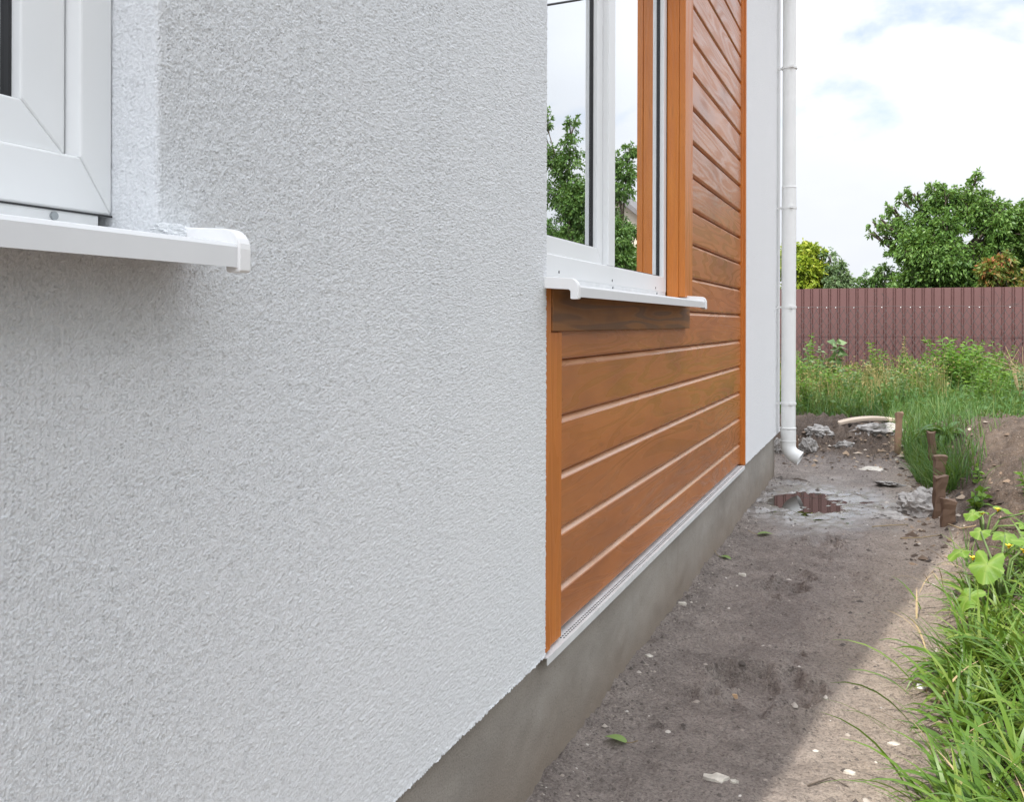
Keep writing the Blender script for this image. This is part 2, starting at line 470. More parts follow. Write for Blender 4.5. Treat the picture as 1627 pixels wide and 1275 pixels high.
def np_mesh(name, verts, faces, mats, parent=None, smooth=False, mi=None):
    """verts Nx3, faces Mx3 or Mx4 arrays"""
    verts = np.asarray(verts, np.float32); faces = np.asarray(faces, np.int32)
    k = faces.shape[1]
    me = bpy.data.meshes.new(name)
    me.vertices.add(len(verts)); me.vertices.foreach_set('co', verts.ravel())
    me.loops.add(faces.size); me.loops.foreach_set('vertex_index', faces.ravel())
    me.polygons.add(len(faces)); me.polygons.foreach_set('loop_start', np.arange(0, faces.size, k, dtype=np.int32))
    if smooth: me.polygons.foreach_set('use_smooth', np.ones(len(faces), bool))
    if not isinstance(mats, (list, tuple)): mats = [mats]
    o = link(name, me, parent, mats)
    if mi is not None: me.polygons.foreach_set('material_index', np.asarray(mi, np.int32))
    me.update(calc_edges=True)
    return o

# ------------------------------------------------------------------ noise fields
def band_tile(n, cell, lo, hi, seed, tilt=0.0):
    """periodic noise tile, wavelengths lo..hi metres, unit variance"""
    g = np.random.default_rng(seed).standard_normal((n, n))
    fx = np.fft.fftfreq(n, cell)
    k = np.hypot(fx[:, None], fx[None, :])
    m = np.exp(-(np.maximum(k - 1 / lo, 0) * lo * 1.5) ** 2) * (1 - np.exp(-(k * hi) ** 2 * 1.0))
    if tilt: m = m * np.where(k > 0, (np.maximum(k, 1e-6) * lo) ** (-tilt), 0)
    r = np.fft.ifft2(np.fft.fft2(g) * m).real
    return ((r - r.mean()) / r.std()).astype(np.float32)

def sample(tile, cell, u, v):
    n = tile.shape[0]
    a = np.asarray(u) / cell; b = np.asarray(v) / cell
    i = np.floor(a).astype(int); j = np.floor(b).astype(int)
    fa = a - i; fb = b - j
    i0 = i % n; i1 = (i + 1) % n; j0 = j % n; j1 = (j + 1) % n
    return (tile[i0, j0] * (1 - fa) * (1 - fb) + tile[i1, j0] * fa * (1 - fb) + tile[i0, j1] * (1 - fa) * fb + tile[i1, j1] * fa * fb)

T_ST = band_tile(2048, 0.001, 0.0026, 0.0040, 11)
T_ST3 = band_tile(1024, 0.002, 0.008, 0.016, 15)
T_ST2 = band_tile(512, 0.004, 0.018, 0.06, 12)
T_G = band_tile(1024, 0.012, 0.05, 1.2, 13, 1.0)
T_G2 = band_tile(512, 0.10, 0.6, 12.0, 14, 1.0)

def stucco_h(u, v):
    n = sample(T_ST, 0.001, u, v)
    n = np.where(n > 0, 0.8 * np.abs(n) ** 0.75, n)      # blunt grains, sharp pits
    return 0.00092 * n + 0.00010 * sample(T_ST3, 0.002, u, v) + 0.00018 * sample(T_ST2, 0.004, u, v)

def sstep(x, a, b):
    t = np.clip((np.asarray(x, float) - a) / (b - a), 0, 1)
    return t * t * (3 - 2 * t)

# ------------------------------------------------------------------ ground
PITS = [(0.417, 2.884, 0.15, 0.030), (0.36, 2.95, 0.08, 0.016), (0.50, 2.80, 0.07, 0.015), (0.327, 3.993, 0.085, 0.026), (0.37, 4.22, 0.06, 0.018), (0.443, 4.911, 0.09, 0.026),
        (0.50, 5.02, 0.05, 0.012), (0.40, 4.6, 0.07, 0.010), (0.52, 3.55, 0.06, 0.008), (0.22, 3.2, 0.09, 0.008), (0.62, 4.3, 0.06, 0.010)]
def ground_z(x, y):
    x = np.asarray(x, float); y = np.asarray(y, float)
    xe = np.interp(y, [0, 2.3, 3.3, 4.55, 5.5, 6.6, 8.0, 9.0, 10, 40], [0.72, 0.76, 0.83, 0.93, 1.00, 1.02, 0.86, 0.6, 0.2, 0.0])
    B = np.interp(y, [0, 2.0, 4.0, 5.2, 6.6, 7.6, 9.0, 11, 40], [0.13, 0.13, 0.16, 0.23, 0.38, 0.36, 0.23, 0.14, 0.10])
    n = sample(T_G, 0.012, x, y)
    z = B * sstep(x, xe - 0.10, xe + 0.55) + 0.06 * sstep(x, xe + 0.3, xe + 1.2) * sstep(y, 5, 6.5) * (1 - sstep(y, 9, 12))
    heap = 0.17 * sstep(y + 0.05 * n, 7.5, 8.9) * (1 - 0.5 * sstep(y, 9.5, 11)) * sstep(x, -6, -4) * (1 - sstep(x, 0.6, 1.4))
    z = np.maximum(z, heap) + 0.0 * z
    rough = 0.0045 + 0.017 * sstep(z, 0.02, 0.14) + 0.003 * sstep(y, 7.2, 8.0)
    far = np.clip((np.abs(x) + np.abs(y - 6)) / 14 - 1, 0, 1)
    z = z + n * rough * (1 - far)
    z = z + 0.02 * sample(T_G2, 0.10, x, y) * sstep(np.abs(y - 6) + np.abs(x), 7, 20)
    for px, py, r, d in PITS:
        q = np.hypot(x - px, (y - py) * 0.8) / r * (1 + 0.22 * n)
        z = z - d * np.exp(-(q * 1.1) ** 6) + 0.5 * d * np.exp(-((q - 1.2) * 4.0) ** 2)
    # hollow under the gutter outlet that holds the puddle
    q = np.hypot((x - 0.26) / 0.215, (y - 6.0) / 0.37)
    z = z - 0.016 * (1 - sstep(q, 0.45, 1.5))
    # settle against the plinth
    z = z + 0.010 * np.exp(-np.maximum(x + 0.02, 0) / 0.05) * (0.6 + 0.35 * n) * sstep(-y, -6.9, -6.8)
    return z
def gz(x, y): return float(ground_z(np.array([x]), np.array([y]))[0])

def axis(segs):
    out = [segs[0][0]]
    for a, b, d0, d1 in segs:
        p = a
        while p < b - 1e-6:
            t = (p - a) / (b - a)
            p = min(b, p + d0 + (d1 - d0) * t)
            if b - p < 0.3 * (d0 + (d1 - d0) * t): p = b
            out.append(p)
    return np.array(out)
gx_ = axis([(-260, -6, 40, 3), (-6, -0.06, 1.5, 0.15), (-0.06, 1.4, 0.0115, 0.0115), (1.4, 3, 0.02, 0.08), (3, 12, 0.15, 1.5), (12, 260, 4, 50)])
gy_ = axis([(-260, -6, 40, 3), (-6, 1.5, 1, 0.1), (1.5, 4.5, 0.010, 0.017), (4.5, 10.5, 0.02, 0.05), (10.5, 20, 0.1, 1), (20, 420, 3, 60)])
XX, YY = np.meshgrid(gx_, gy_, indexing='ij')
ZZ = ground_z(XX, YY)
def grid_faces(nu, nv, off=0, flip=False):
    i = np.arange(nu - 1)[:, None] * nv + np.arange(nv - 1)[None, :]
    q = np.stack([i, i + nv, i + nv + 1, i + 1], -1).reshape(-1, 4) + off
    return q[:, ::-1] if flip else q
g_ob = np_mesh('ground', np.stack([XX, YY, ZZ], -1).reshape(-1, 3), grid_faces(len(gx_), len(gy_)), M['ground'], smooth=True)
tag(g_ob, 'dark damp trodden earth path beside the house, rising to a soil bank', 'ground', kind='structure')

# puddle: water surface a few millimetres below the path
pv = [(0.30, 5.95, -0.0075)]
for k in range(64):
    a = 2 * math.pi * k / 64
    pv.append((0.30 + 0.42 * math.cos(a), 5.95 + 0.66 * math.sin(a), -0.0075))
pm = MB().add(pv, [(0, k + 1, (k + 1) % 64 + 1) for k in range(64)])
tag(pm.build('puddle', M['water'], smooth=True), 'shallow puddle on the earth path below the drainpipe outlet', 'puddle', kind='structure')

# ------------------------------------------------------------------ house
house = empty('house', (0, 0, 0))
tag(house, 'white rough stucco house with orange wood cladding, white windows and grey plinth', 'house')
ZB = H - 0.785                 # lower edge of the stucco
Y0, Y1, Y2, Y3 = -0.30, 2.06, 5.30, 7.05     # near corner, cladding from, cladding to, far corner
W1 = (-0.05, 0.8055)           # near window opening along the wall
SILL = H + 0.085
TOPN, TOPF = 7.0, 3.75
DZ = 0.065                     # depth of the window frame behind the stucco

# near stucco as a really displaced surface
def spaced(a, b, d0, d1): return axis([(a, b, d0, d1)])
ycol = spaced(W1[1], Y1, 0.00125, 0.0045)
yleft = spaced(0.55, W1[1], 0.0011, 0.00125)
zlo = spaced(ZB, SILL, 0.0018, 0.0014)
zhi = spaced(SILL, 1.93, 0.0014, 0.0018)
V, F = [], []
cnt = 0
def add_grid(P, flip=False):
    global cnt
    nu, nv = P.shape[:2]
    V.append(P.reshape(-1, 3)); F.append(grid_faces(nu, nv, cnt, flip)); cnt += nu * nv
# below the sill
yy = np.concatenate([yleft, ycol[1:]])
U, Wz = np.meshgrid(yy, zlo, indexing='ij')
hx = stucco_h(U, Wz)
edge = np.exp(-(Wz - ZB) / 0.008)
jag = sample(T_ST, 0.001, U * 0.6, Wz * 0.6 + 0.7) * 0.0019 + sample(T_ST2, 0.004, U, Wz + 0.3) * 0.0008
rag = np.exp(-(Y1 - U) / 0.004)
P = np.stack([hx + edge * 0.0015, U + rag * sample(T_ST, 0.001, U + 0.3, Wz) * 0.0016, Wz + edge * jag], -1)
add_grid(P)
add_grid(np.stack([P[:, 0], P[:, 0] * [0, 1, 1] + [-0.03, 0, 0.0]], 1), True)       # underside of the lower edge
add_grid(np.stack([P[-1], P[-1] * [0, 1, 1] + [-0.05, 0, 0]], 0))                   # return at the cladding
# above the sill, wrapped round the window reveal with a soft arris
rev = spaced(-DZ - 0.02, -0.0001, 0.0016, 0.0016)
tt = np.concatenate([rev, ycol - W1[1]])
Tm, Wz = np.meshgrid(tt, zhi, indexing='ij')
rad = 0.006
hx = stucco_h(W1[1] + Tm, Wz)
ang = np.clip((Tm + rad) / (2 * rad), 0, 1) * (math.pi / 2)
nx, ny = np.sin(ang), -np.cos(ang)
bx = np.where(Tm < -rad, Tm, np.where(Tm > rad, 0.0, -rad + rad * np.sin(ang)))
by = np.where(Tm < -rad, 0.0, np.where(Tm > rad, Tm, rad - rad * np.cos(ang)))
rag = np.exp(-(Y1 - W1[1] - Tm) / 0.004)
P = np.stack([bx + nx * hx, W1[1] + by + ny * hx + rag * sample(T_ST, 0.001, Tm + 0.3, Wz) * 0.0016, Wz], -1)
add_grid(P)
add_grid(np.stack([P[-1], P[-1] * [0, 1, 1] + [-0.05, 0, 0]], 0))
wall = np_mesh('stucco_wall', np.concatenate(V), np.concatenate(F), M['stucco'], house, smooth=True)

# plain remainder of the stucco, plinth, ends, back, roof
b = MB()
WT1 = H + 0.085 + 1.45
b.box(-0.35, 0.0, Y0, 0.55, ZB, SILL)
b.box(-0.35, 0.0, Y0, W1[0], SILL, WT1)
b.box(-0.35, -0.055, 0.55, Y1 - 0.006, ZB, SILL)
b.box(-0.35, -0.055, W1[1] + 0.02, Y1 - 0.006, SILL, WT1)
b.box(-0.30, 0.0, W1[1] + 0.004, Y1 - 0.004, 1.9299, WT1)
b.box(-0.35, 0.0, Y0, Y1 - 0.004, WT1, TOPN)
b.box(-0.35, 0.0, Y2, Y3, ZB + 0.004, TOPF)
b.box(-0.35, -0.09, 4.0, Y2, ZB, TOPF)
b.box(-0.35, -0.09, Y1, 4.0, H + 1.6, TOPF)
b.box(-0.35, -0.09, Y1, 4.0, ZB, SILL)
b.box(-0.35, -0.09, 3.64, 4.0, SILL, H + 1.6)
b.box(-6.4, -0.35, Y0, Y0 + 0.3, ZB, TOPN)
b.box(-6.4, -0.35, Y3 - 0.3, Y3, ZB, TOPF)
b.box(-6.4, -0.35, Y1 - 0.3, Y1 - 0.006, TOPF + 0.25, TOPN)
b.box(-6.7, -6.4, Y0, Y1, ZB, TOPN)
b.box(-6.7, -6.4, Y1, Y3, ZB, TOPF)
b.build('outer_wall', M['stucco_far'], house)

# jagged lower drip edge of the far stucco
b = MB()
n = 140
ys = [Y2 + (Y3 - Y2) * i / n for i in range(n + 1)]
vs = []
for y in ys:
    j = 0.006 * mnoise.noise((y * 40, 0, 0)) + 0.004 * mnoise.noise((y * 11, 3, 0))
    vs += [(0.003, y, ZB + 0.03), (0.004, y, ZB - 0.002 + j), (-0.02, y, ZB - 0.002 + j)]
fs = []
for i in range(n):
    for k in range(2): fs.append((i * 3 + k, i * 3 + k + 1, i * 3 + k + 4, i * 3 + k + 3))
b.add(vs, fs).build('stucco_drip_edge', M['stucco_far'], house)

# plinth
yp = np.concatenate([np.arange(Y0, 6.90, 0.02), [6.90]])
zp = np.concatenate([np.linspace(-0.10, ZB - 0.009, 36)])
U, Wz = np.meshgrid(yp, zp, indexing='ij')
px_ = -0.020 + 0.0018 * sample(T_G, 0.012, U * 0.5, Wz * 0.5)
P = np.stack([px_, U, Wz], -1)
pl = np_mesh('plinth', np.concatenate([P.reshape(-1, 3), np.stack([P[-1], P[-1] * [0, 1, 1] + [-6.5, 0, 0]], 0).reshape(-1, 3), np.stack([P[0] * [0, 1, 1] + [-6.5, 0, 0], P[0]], 0).reshape(-1, 3)]),
             np.concatenate([grid_faces(len(yp), len(zp)), grid_faces(2, len(zp), len(yp) * len(zp)), grid_faces(2, len(zp), len(yp) * len(zp) + 2 * len(zp))]), M['concrete'], house, smooth=True)

# roofs, well above the picture
b = MB()
b.prism_y([(0.16, TOPN), (0.16, TOPN + 0.14), (-3.3, TOPN + 2.0), (-6.8, TOPN + 0.14), (-6.8, TOPN)], Y0 - 0.02, Y1 + 0.05)
b.prism_y([(0.16, TOPF), (0.16, TOPF + 0.14), (-3.3, TOPF + 1.6), (-6.8, TOPF + 0.14), (-6.8, TOPF)], Y1 + 0.06, Y3 + 0.12)
b.build('roof', M['roof'], house)

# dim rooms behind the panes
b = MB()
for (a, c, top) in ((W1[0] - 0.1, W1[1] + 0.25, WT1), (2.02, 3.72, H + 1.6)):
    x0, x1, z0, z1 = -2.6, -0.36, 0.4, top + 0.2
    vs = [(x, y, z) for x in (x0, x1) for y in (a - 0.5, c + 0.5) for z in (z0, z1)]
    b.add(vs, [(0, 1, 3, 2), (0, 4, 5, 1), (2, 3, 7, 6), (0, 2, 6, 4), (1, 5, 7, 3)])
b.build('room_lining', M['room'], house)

# wood cladding: one plank after another, each with a chamfered upper edge and a shadow gap
PITCH = 0.1425
XF = -0.018
def plank_profile(z0, z1):
    return [(XF - 0.022, z0 + 0.002), (XF - 0.010, z0 + 0.002), (XF - 0.0015, z0 + 0.006), (XF, z0 + 0.010), (XF, z1 - 0.020), (XF - 0.002, z1 - 0.0175),
            (XF - 0.014, z1 - 0.007), (XF - 0.016, z1 - 0.0045), (XF - 0.030, z1 - 0.0045), (XF - 0.030, z1 - 0.001), (XF - 0.034, z1 - 0.001), (XF - 0.034, z0 + 0.002)]
b = MB()
zg0 = H + 0.052
for k in range(-6, 18):
    z0, z1 = zg0 + PITCH * k, zg0 + PITCH * (k + 1)
    ys = 2.15 if z1 < H + 0.06 or z0 > H + 1.65 else 3.70
    if z1 > 3.68: break
    z0 = max(z0, H - 0.772)
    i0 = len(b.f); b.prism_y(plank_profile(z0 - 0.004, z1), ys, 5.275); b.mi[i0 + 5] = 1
b.box(-0.085, -0.056, 2.07, 5.28, H - 0.77, H + 0.03)
b.box(-0.085, -0.056, 3.66, 5.28, H + 0.03, 3.7)
b.build('wood_cladding', [M['wood_h'], M['wood_bevel']], house)

def board(name, x0, x1, y0, y1, z0, z1, mat, bev=0.003):
    return MB().box(x0, x1, y0, y1, z0, z1).build(name, mat, house, bevel=bev)
board('corner_trim', -0.05, -0.002, 2.062, 2.102, H - 0.783, H + 0.0880, M['wood_v'])
board('corner_trim', -0.045, -0.007, 2.104, 2.195, H - 0.781, H - 0.022, M['wood_v'])
board('apron_board', -0.045, 0.001, 2.104, 3.745, H - 0.020, H + 0.0880, M['wood_apron'], 0.002)  # apron in a darker brown than the planks
board('edge_trim', -0.045, 0.004, 5.272, 5.298, H - 0.788, 3.7, M['wood_v'])
board('edge_trim', -0.045, -0.010, 5.246, 5.2715, H - 0.775, 3.7, M['wood_v'], 0.002)
board('window_casing', -0.016, 0.009, 3.6085, 3.757, H + 0.102, 3.7, M['wood_v'])
board('reveal_lining', -0.0635, -0.0165, 3.6085, 3.636, H + 0.09, H + 1.57, M['wood_v'], 0.002)
board('reveal_lining', -0.063, -0.045, 2.068, 2.0995, H + 0.09, H + 1.57, M['wood_v'], 0.002)
board('reveal_lining', -0.063, 0.006, 2.10, 3.6, H + 1.571, H + 1.66, M['wood_h'], 0.002)

# perforated white drip profile below the cladding
b = MB()
b.box(-0.075, 0.0045, 2.064, 5.27, H - 0.7925, H - 0.790)
b.box(0.0022, 0.0046, 2.064, 5.27, H - 0.808, H - 0.7926)
b.build('drip_profile', M['flash'], house)
b = MB()
y = 2.21
while y < 5.24:
    for x in (-0.0135, -0.006):
        b.prism_z([(x + 0.0022 * math.cos(a), y + (0.003 if x > -0.01 else 0) + 0.0042 * math.sin(a)) for a in [i * math.pi / 4 for i in range(8)]], H - 0.7899, H - 0.7893)
    y += 0.0155
b.build('drip_profile_perforation', M['rubber'], house)

# ------------------------------------------------------------------ windows
XG = -0.103
def frame_bar(b, y0, y1, z0, z1, x0, x1, axis_):
    b.box(x0, x1, y0, y1, z0, z1)
def mitred(b, ya, yb, za, zb, w, wb, xb, xf):
    """rectangular frame of four mitred bars: side width w, bottom and top width wb"""
    o = [(ya, za), (yb, za), (yb, zb), (ya, zb)]
    i = [(ya + w, za + wb), (yb - w, za + wb), (yb - w, zb - w), (ya + w, zb - w)]
    g = 0.00014
    for k in range(4):
        q = (k + 1) % 4
        quad = [o[k], o[q], i[q], i[k]]
        d = (Vector(o[q]) - Vector(o[k])).normalized() * g
        quad = [(quad[0][0] + d.x, quad[0][1] + d.y), (quad[1][0] - d.x, quad[1][1] - d.y), (quad[2][0] - d.x, quad[2][1] - d.y), (quad[3][0] + d.x, quad[3][1] + d.y)]
        vs = [(xb, y, z) for y, z in quad] + [(xf, y, z) for y, z in quad]
        b.add(vs, [(0, 1, 2, 3), (4, 5, 6, 7), (0, 1, 5, 4), (1, 2, 6, 5), (2, 3, 7, 6), (3, 0, 4, 7)])

def gasket(b, ya, yb, za, zb, w, xb, xf):
    for (a, c, d, e) in ((ya, yb, za, za + w), (ya, yb, zb - w, zb), (ya, ya + w, za + w, zb - w), (yb - w, yb, za + w, zb - w)):
        b.box(xb, xf, a, c, d, e)

def sash(win, ya, yb, za, zb):
    """opening sash set 2 cm behind the frame, with its pane, gasket and spacer"""
    b = MB(); mitred(b, ya + 0.002, yb - 0.002, za + 0.002, zb - 0.002, 0.056, 0.050, -0.14, -0.085)
    b.build('sash', M['upvc'], win, bevel=0.0025)
    a0, a1, c0, c1 = ya + 0.058, yb - 0.058, za + 0.052, zb - 0.058
    b = MB(); gasket(b, a0, a1, c0, c1, 0.004, -0.106, -0.0985); b.build('gasket', M['rubber'], win)
    b = MB(); gasket(b, a0 + 0.0005, a1 - 0.0005, c0 + 0.0005, c1 - 0.0005, 0.015, -0.122, -0.1085); b.build('pane_spacer', M['spacer'], win)
    MB().box(-0.108, -0.1045, a0, a1, c0, c1).build('pane', M['glass'], win)
    b = MB(); gasket(b, ya - 0.001, yb + 0.001, za - 0.001, zb + 0.001, 0.004, -0.13, -0.098); b.build('sash_seal', M['rubber'], win)

def fixed(win, ya, yb, za, zb):
    b = MB(); gasket(b, ya, yb, za, zb, 0.005, -0.088, -0.081); b.build('gasket', M['rubber'], win)
    b = MB(); gasket(b, ya + 0.0005, yb - 0.0005, za + 0.0005, zb - 0.0005, 0.014, -0.108, -0.0915); b.build('pane_spacer', M['spacer'], win)
    MB().box(-0.091, -0.0875, ya, yb, za, zb).build('pane', M['glass'], win)

def sill(win, ya, yb, full_near=True):
    prof = [(-0.064, H + 0.098), (0.0745, H + 0.0882), (0.078, H + 0.0868), (0.080, H + 0.083), (0.080, H + 0.0605), (0.0765, H + 0.0605), (0.0765, H + 0.080), (0.074, H + 0.0842), (-0.064, H + 0.0945)]
    MB().prism_y(prof, ya + 0.014, yb - 0.014).build('sill', M['sill'], win)
    MB().box(-0.0845, -0.0655, ya + 0.02, yb - 0.075, H + 0.093, H + 0.1195).build('sill_backing', M['flash'], win)
    for s_, e in ((ya, 1), (yb, -1)):
        c = [(-0.03, H + 0.110), (0.060, H + 0.1045)]
        for k in range(1, 7):
            a = R(90 - 90 * k / 6)
            c.append((0.060 + 0.0235 * math.cos(a), H + 0.081 + 0.0235 * math.sin(a)))
        c += [(0.0835, H + 0.057), (0.0815, H + 0.055), (0.066, H + 0.055), (0.064, H + 0.057), (0.064, H + 0.074), (0.060, H + 0.0775), (-0.03, H + 0.083)]
        MB().prism_y(c, s_, s_ + e * 0.019).build('sill_end_cap', M['cap'], win, bevel=0.0022)

def window(ya, yb, zt, mull=None):
    win = empty('window', (0, 0, 0)); win.parent = house
    zb_ = H + 0.119
    b = MB(); mitred(b, ya, yb, zb_, zt, 0.0445, 0.060, -0.15, -DZ)
    if mull: b.box(-0.148, -DZ - 0.0005, mull[0], mull[1], zb_ + 0.0605, zt - 0.045)
    b.build('frame', M['upvc'], win, bevel=0.003)
    return win

win1 = window(W1[0], W1[1] - 0.001, WT1 - 0.01)
sash(win1, W1[0] + 0.0445, W1[1] - 0.0455, H + 0.179, WT1 - 0.055)
sill(win1, W1[0] - 0.055, W1[1] + 0.0545)
win2 = window(2.10, 3.607, H + 1.57, (2.805, 2.878))
sash(win2, 2.1445, 2.805, H + 0.179, H + 1.525)
fixed(win2, 2.878, 3.5625, H + 0.179, H + 1.525)
sill(win2, 2.045, 3.672)
def disc_x(x, y, z, r, name, mat, win):
    b = MB(); b.tube([(x - 0.004, y, z), (x, y, z)], r, 12); b.build(name, mat, win)
for y, z in ((2.335, H + 0.135), (2.845, H + 0.1345), (3.43, H + 0.132)):
    disc_x(-DZ + 0.0006, y, z, 0.0042, 'drain_hole', M['rubber'], win2)
disc_x(-0.0625, 0.725, H + 0.111, 0.0045, 'screw', M['screw'], win1)
MB().box(-0.0655, -0.0643, W1[0], 0.8045, H + 0.1172, H + 0.1192).build('shadow_gap_strip', M['rubber'], win1)  # dark strip coloured in for the shadow gap below the frame
for y in (2.85, 3.45): disc_x(-0.0625, y, H + 0.112, 0.004, 'screw', M['screw'], win2)

# smeared stucco where the near sill meets the wall
def lump_mesh(rx, ry, rz, seed, sub=3, amp=0.35, freq=2.2, jag=0.12):
    import bmesh
    bm = bmesh.new()
    bmesh.ops.create_icosphere(bm, subdivisions=sub, radius=1)
    for v in bm.verts:
        p = v.co.copy()
        d = 1 + amp * mnoise.noise(p * freq + Vector((seed, 0, 0))) + jag * mnoise.noise(p * freq * 3.7 + Vector((0, seed, 0)))
        v.co = Vector((p.x * rx * d, p.y * ry * d, p.z * rz * d))
    me = bpy.data.meshes.new('lump'); bm.to_mesh(me); bm.free()
    return me
me = lump_mesh(0.007, 0.034, 0.009, 4, 5, 0.25, 4, 0.2)
o = link('stucco_smear', me, house, [M['stucco']]); o.location = (0.002, 0.828, H + 0.101)

# ------------------------------------------------------------------ drainpipe
dp = empty('drainpipe', (0.08, 6.86, 0)); dp.parent = house
b = MB(); b.tube([(0, 0, 2.06), (0, 0, 4.1)], 0.0465, 28, cap=False); b.build('upper_pipe', M['pipe'], dp, smooth=False)
b = MB(); b.tube([(0, 0, 0.31), (0, 0, 2.07)], [0.050, 0.050], 28, cap=False); b.tube([(0, 0, 2.058), (0, 0, 2.072)], 0.0502, 28); b.build('lower_pipe', M['pipe'], dp)
pts, rr = [(0, 0, 0.36), (0, 0, 0.24)], [0.0525, 0.0525]
b = MB()
for k in range(1, 9):
    a = R(64 * k / 8)
    pts.append((0.085 - 0.085 * math.cos(a), 0.03 * k / 8 * -0.4, 0.24 - 0.085 * math.sin(a) * 1.0)); rr.append(0.0515)
e = Vector(pts[-1]); d = Vector((math.sin(R(64)), -0.12, -math.cos(R(64)))).normalized()
pts.append(tuple(e + d * 0.04)); rr.append(0.052)
b.tube(pts, rr, 28, cap=False)
pts2 = pts[::-1]
b.tube([tuple(Vector(pts2[0])), tuple(Vector(pts2[1])), tuple(Vector(pts2[2]))], [0.048, 0.047, 0.046], 28, cap=False)
b.tube([(0, 0, 0.352), (0, 0, 0.364)], 0.0545, 28); b.tube([(0, 0, 0.262), (0, 0, 0.270)], 0.0540, 28)
b.build('outlet_elbow', M['pipe'], dp)
for z in (2.913, 1.921, 1.216, 0.533):
    k = MB()
    k.tube([(0, 0, z - 0.008), (0, 0, z + 0.008)], 0.0545, 28)
    k.box(-0.088, -0.045, -0.007, 0.007, z - 0.007, z + 0.007)
    k.box(0.018, 0.034, -0.066, -0.050, z - 0.008, z + 0.008)
    k.build('pipe_bracket', M['pipe'], dp)
for ob in dp.children:
    for p in ob.data.polygons: p.use_smooth = len(p.vertices) == 4 and ob.name.startswith(('upper', 'lower', 'outlet'))

# ------------------------------------------------------------------ metal fence and wire mesh
FY, FT = 14.0, 1.61
fence = empty('metal_fence', (0, FY, 0))
tag(fence, 'tall brown red ribbed sheet metal fence across the back of the garden', 'fence')
PW = 0.122
def fence_panel(x0, n, name):
    prof = []
    for i in range(n):
        x = x0 + i * PW
        prof += [(x, 0.0), (x + 0.078, 0.0), (x + 0.083, 0.018), (x + 0.089, 0.018), (x + 0.094, 0.001), (x + 0.105, 0.001), (x + 0.110, 0.018), (x + 0.116, 0.018)]
    prof.append((x0 + n * PW, 0.0))
    zs = (0.02, FT - 0.006)
    vs = [(x, y, z) for z in zs for x, y in prof]
    m = len(prof)
    fs = [(i, i + 1, m + i + 1, m + i) for i in range(m - 1)]
    bb = MB().add(vs, fs)
    ob = bb.build(name, M['fence'], fence)
    so = ob.modifiers.new('sheet', 'SOLIDIFY'); so.thickness = 0.002; so.offset = 0
    return ob
for j in range(-9, 10):
    p = fence_panel(-0.4 + j * 10 * PW, 10, 'fence_sheet')
    p.location = (0, -0.0035 * (j % 2), random.uniform(-0.008, 0.008))
for z in (0.35, 1.25):
    MB().box(-11, 12, 0.03, 0.07, z, z + 0.04).build('fence_rail', M['fence'], fence)
scr = None
for i in range(-4, 26):
    if random.random() < 0.5:
        if scr is None:
            scr = MB().tube([(0, -0.014, 0), (0, 0.0, 0)], 0.0065, 8).build('fence_screw', M['cap'], fence)
        else:
            c_ = scr.copy(); COL.objects.link(c_); c_.parent = fence; scr = c_
        scr.location = (-0.4 + i * PW + 0.06, 0, 1.33)
mesh_f = empty('wire_mesh_fence', (0, FY - 0.35, 0))
tag(mesh_f, 'thin sagging diamond wire mesh standing in front of the brown metal fence', 'wire fence')
b = MB()
step = 0.09
for i in range(int(9 / step)):
    x = -3 + i * step
    for sgn in (-1, 1):
        z0, z1 = 0.12, 1.30
        b.add([(x - 0.0045, sgn * 0.002, z0), (x + 0.0045, sgn * 0.002, z0), (x + sgn * (z1 - z0) * 0.62 + 0.0045, sgn * 0.002, z1), (x + sgn * (z1 - z0) * 0.62 - 0.0045, sgn * 0.002, z1),
               (x, sgn * 0.002 + 0.003, z0), (x + sgn * (z1 - z0) * 0.62, sgn * 0.002 + 0.003, z1)], [(0, 1, 2, 3), (1, 4, 5, 2), (4, 0, 3, 5)])
b.build('wire_mesh', M['wire'], mesh_f)
b = MB()
b.tube([(-5, 0, 1.335)] + [(-4.5 + i * 0.25, random.uniform(-.004, .004), 1.335 + random.uniform(-.006, .006)) for i in range(48)], 0.004, 6)
for x in (0.66, 2.02, 2.18):
    for k in range(5):
        a = random.uniform(0, 6.28)
        q = Vector((x + random.uniform(-.1, .1), 0, 1.35))
        b.tube([q, q + Vector((0.05 * math.cos(a), -.01, 0.05 + .05 * math.sin(a))), q + Vector((0.13 * math.cos(a + .8), -.015, 0.09 + 0.09 * math.sin(a + .5)))], 0.0022, 5)
b.build('top_wire', M['wire'], mesh_f)
for x in (-2.6, 4.9): 
    b = MB(); b.tube([(x, 0.02, -0.1), (x, 0.02, 1.35)], 0.022, 10); b.build('post', M['wire'], mesh_f, smooth=True)

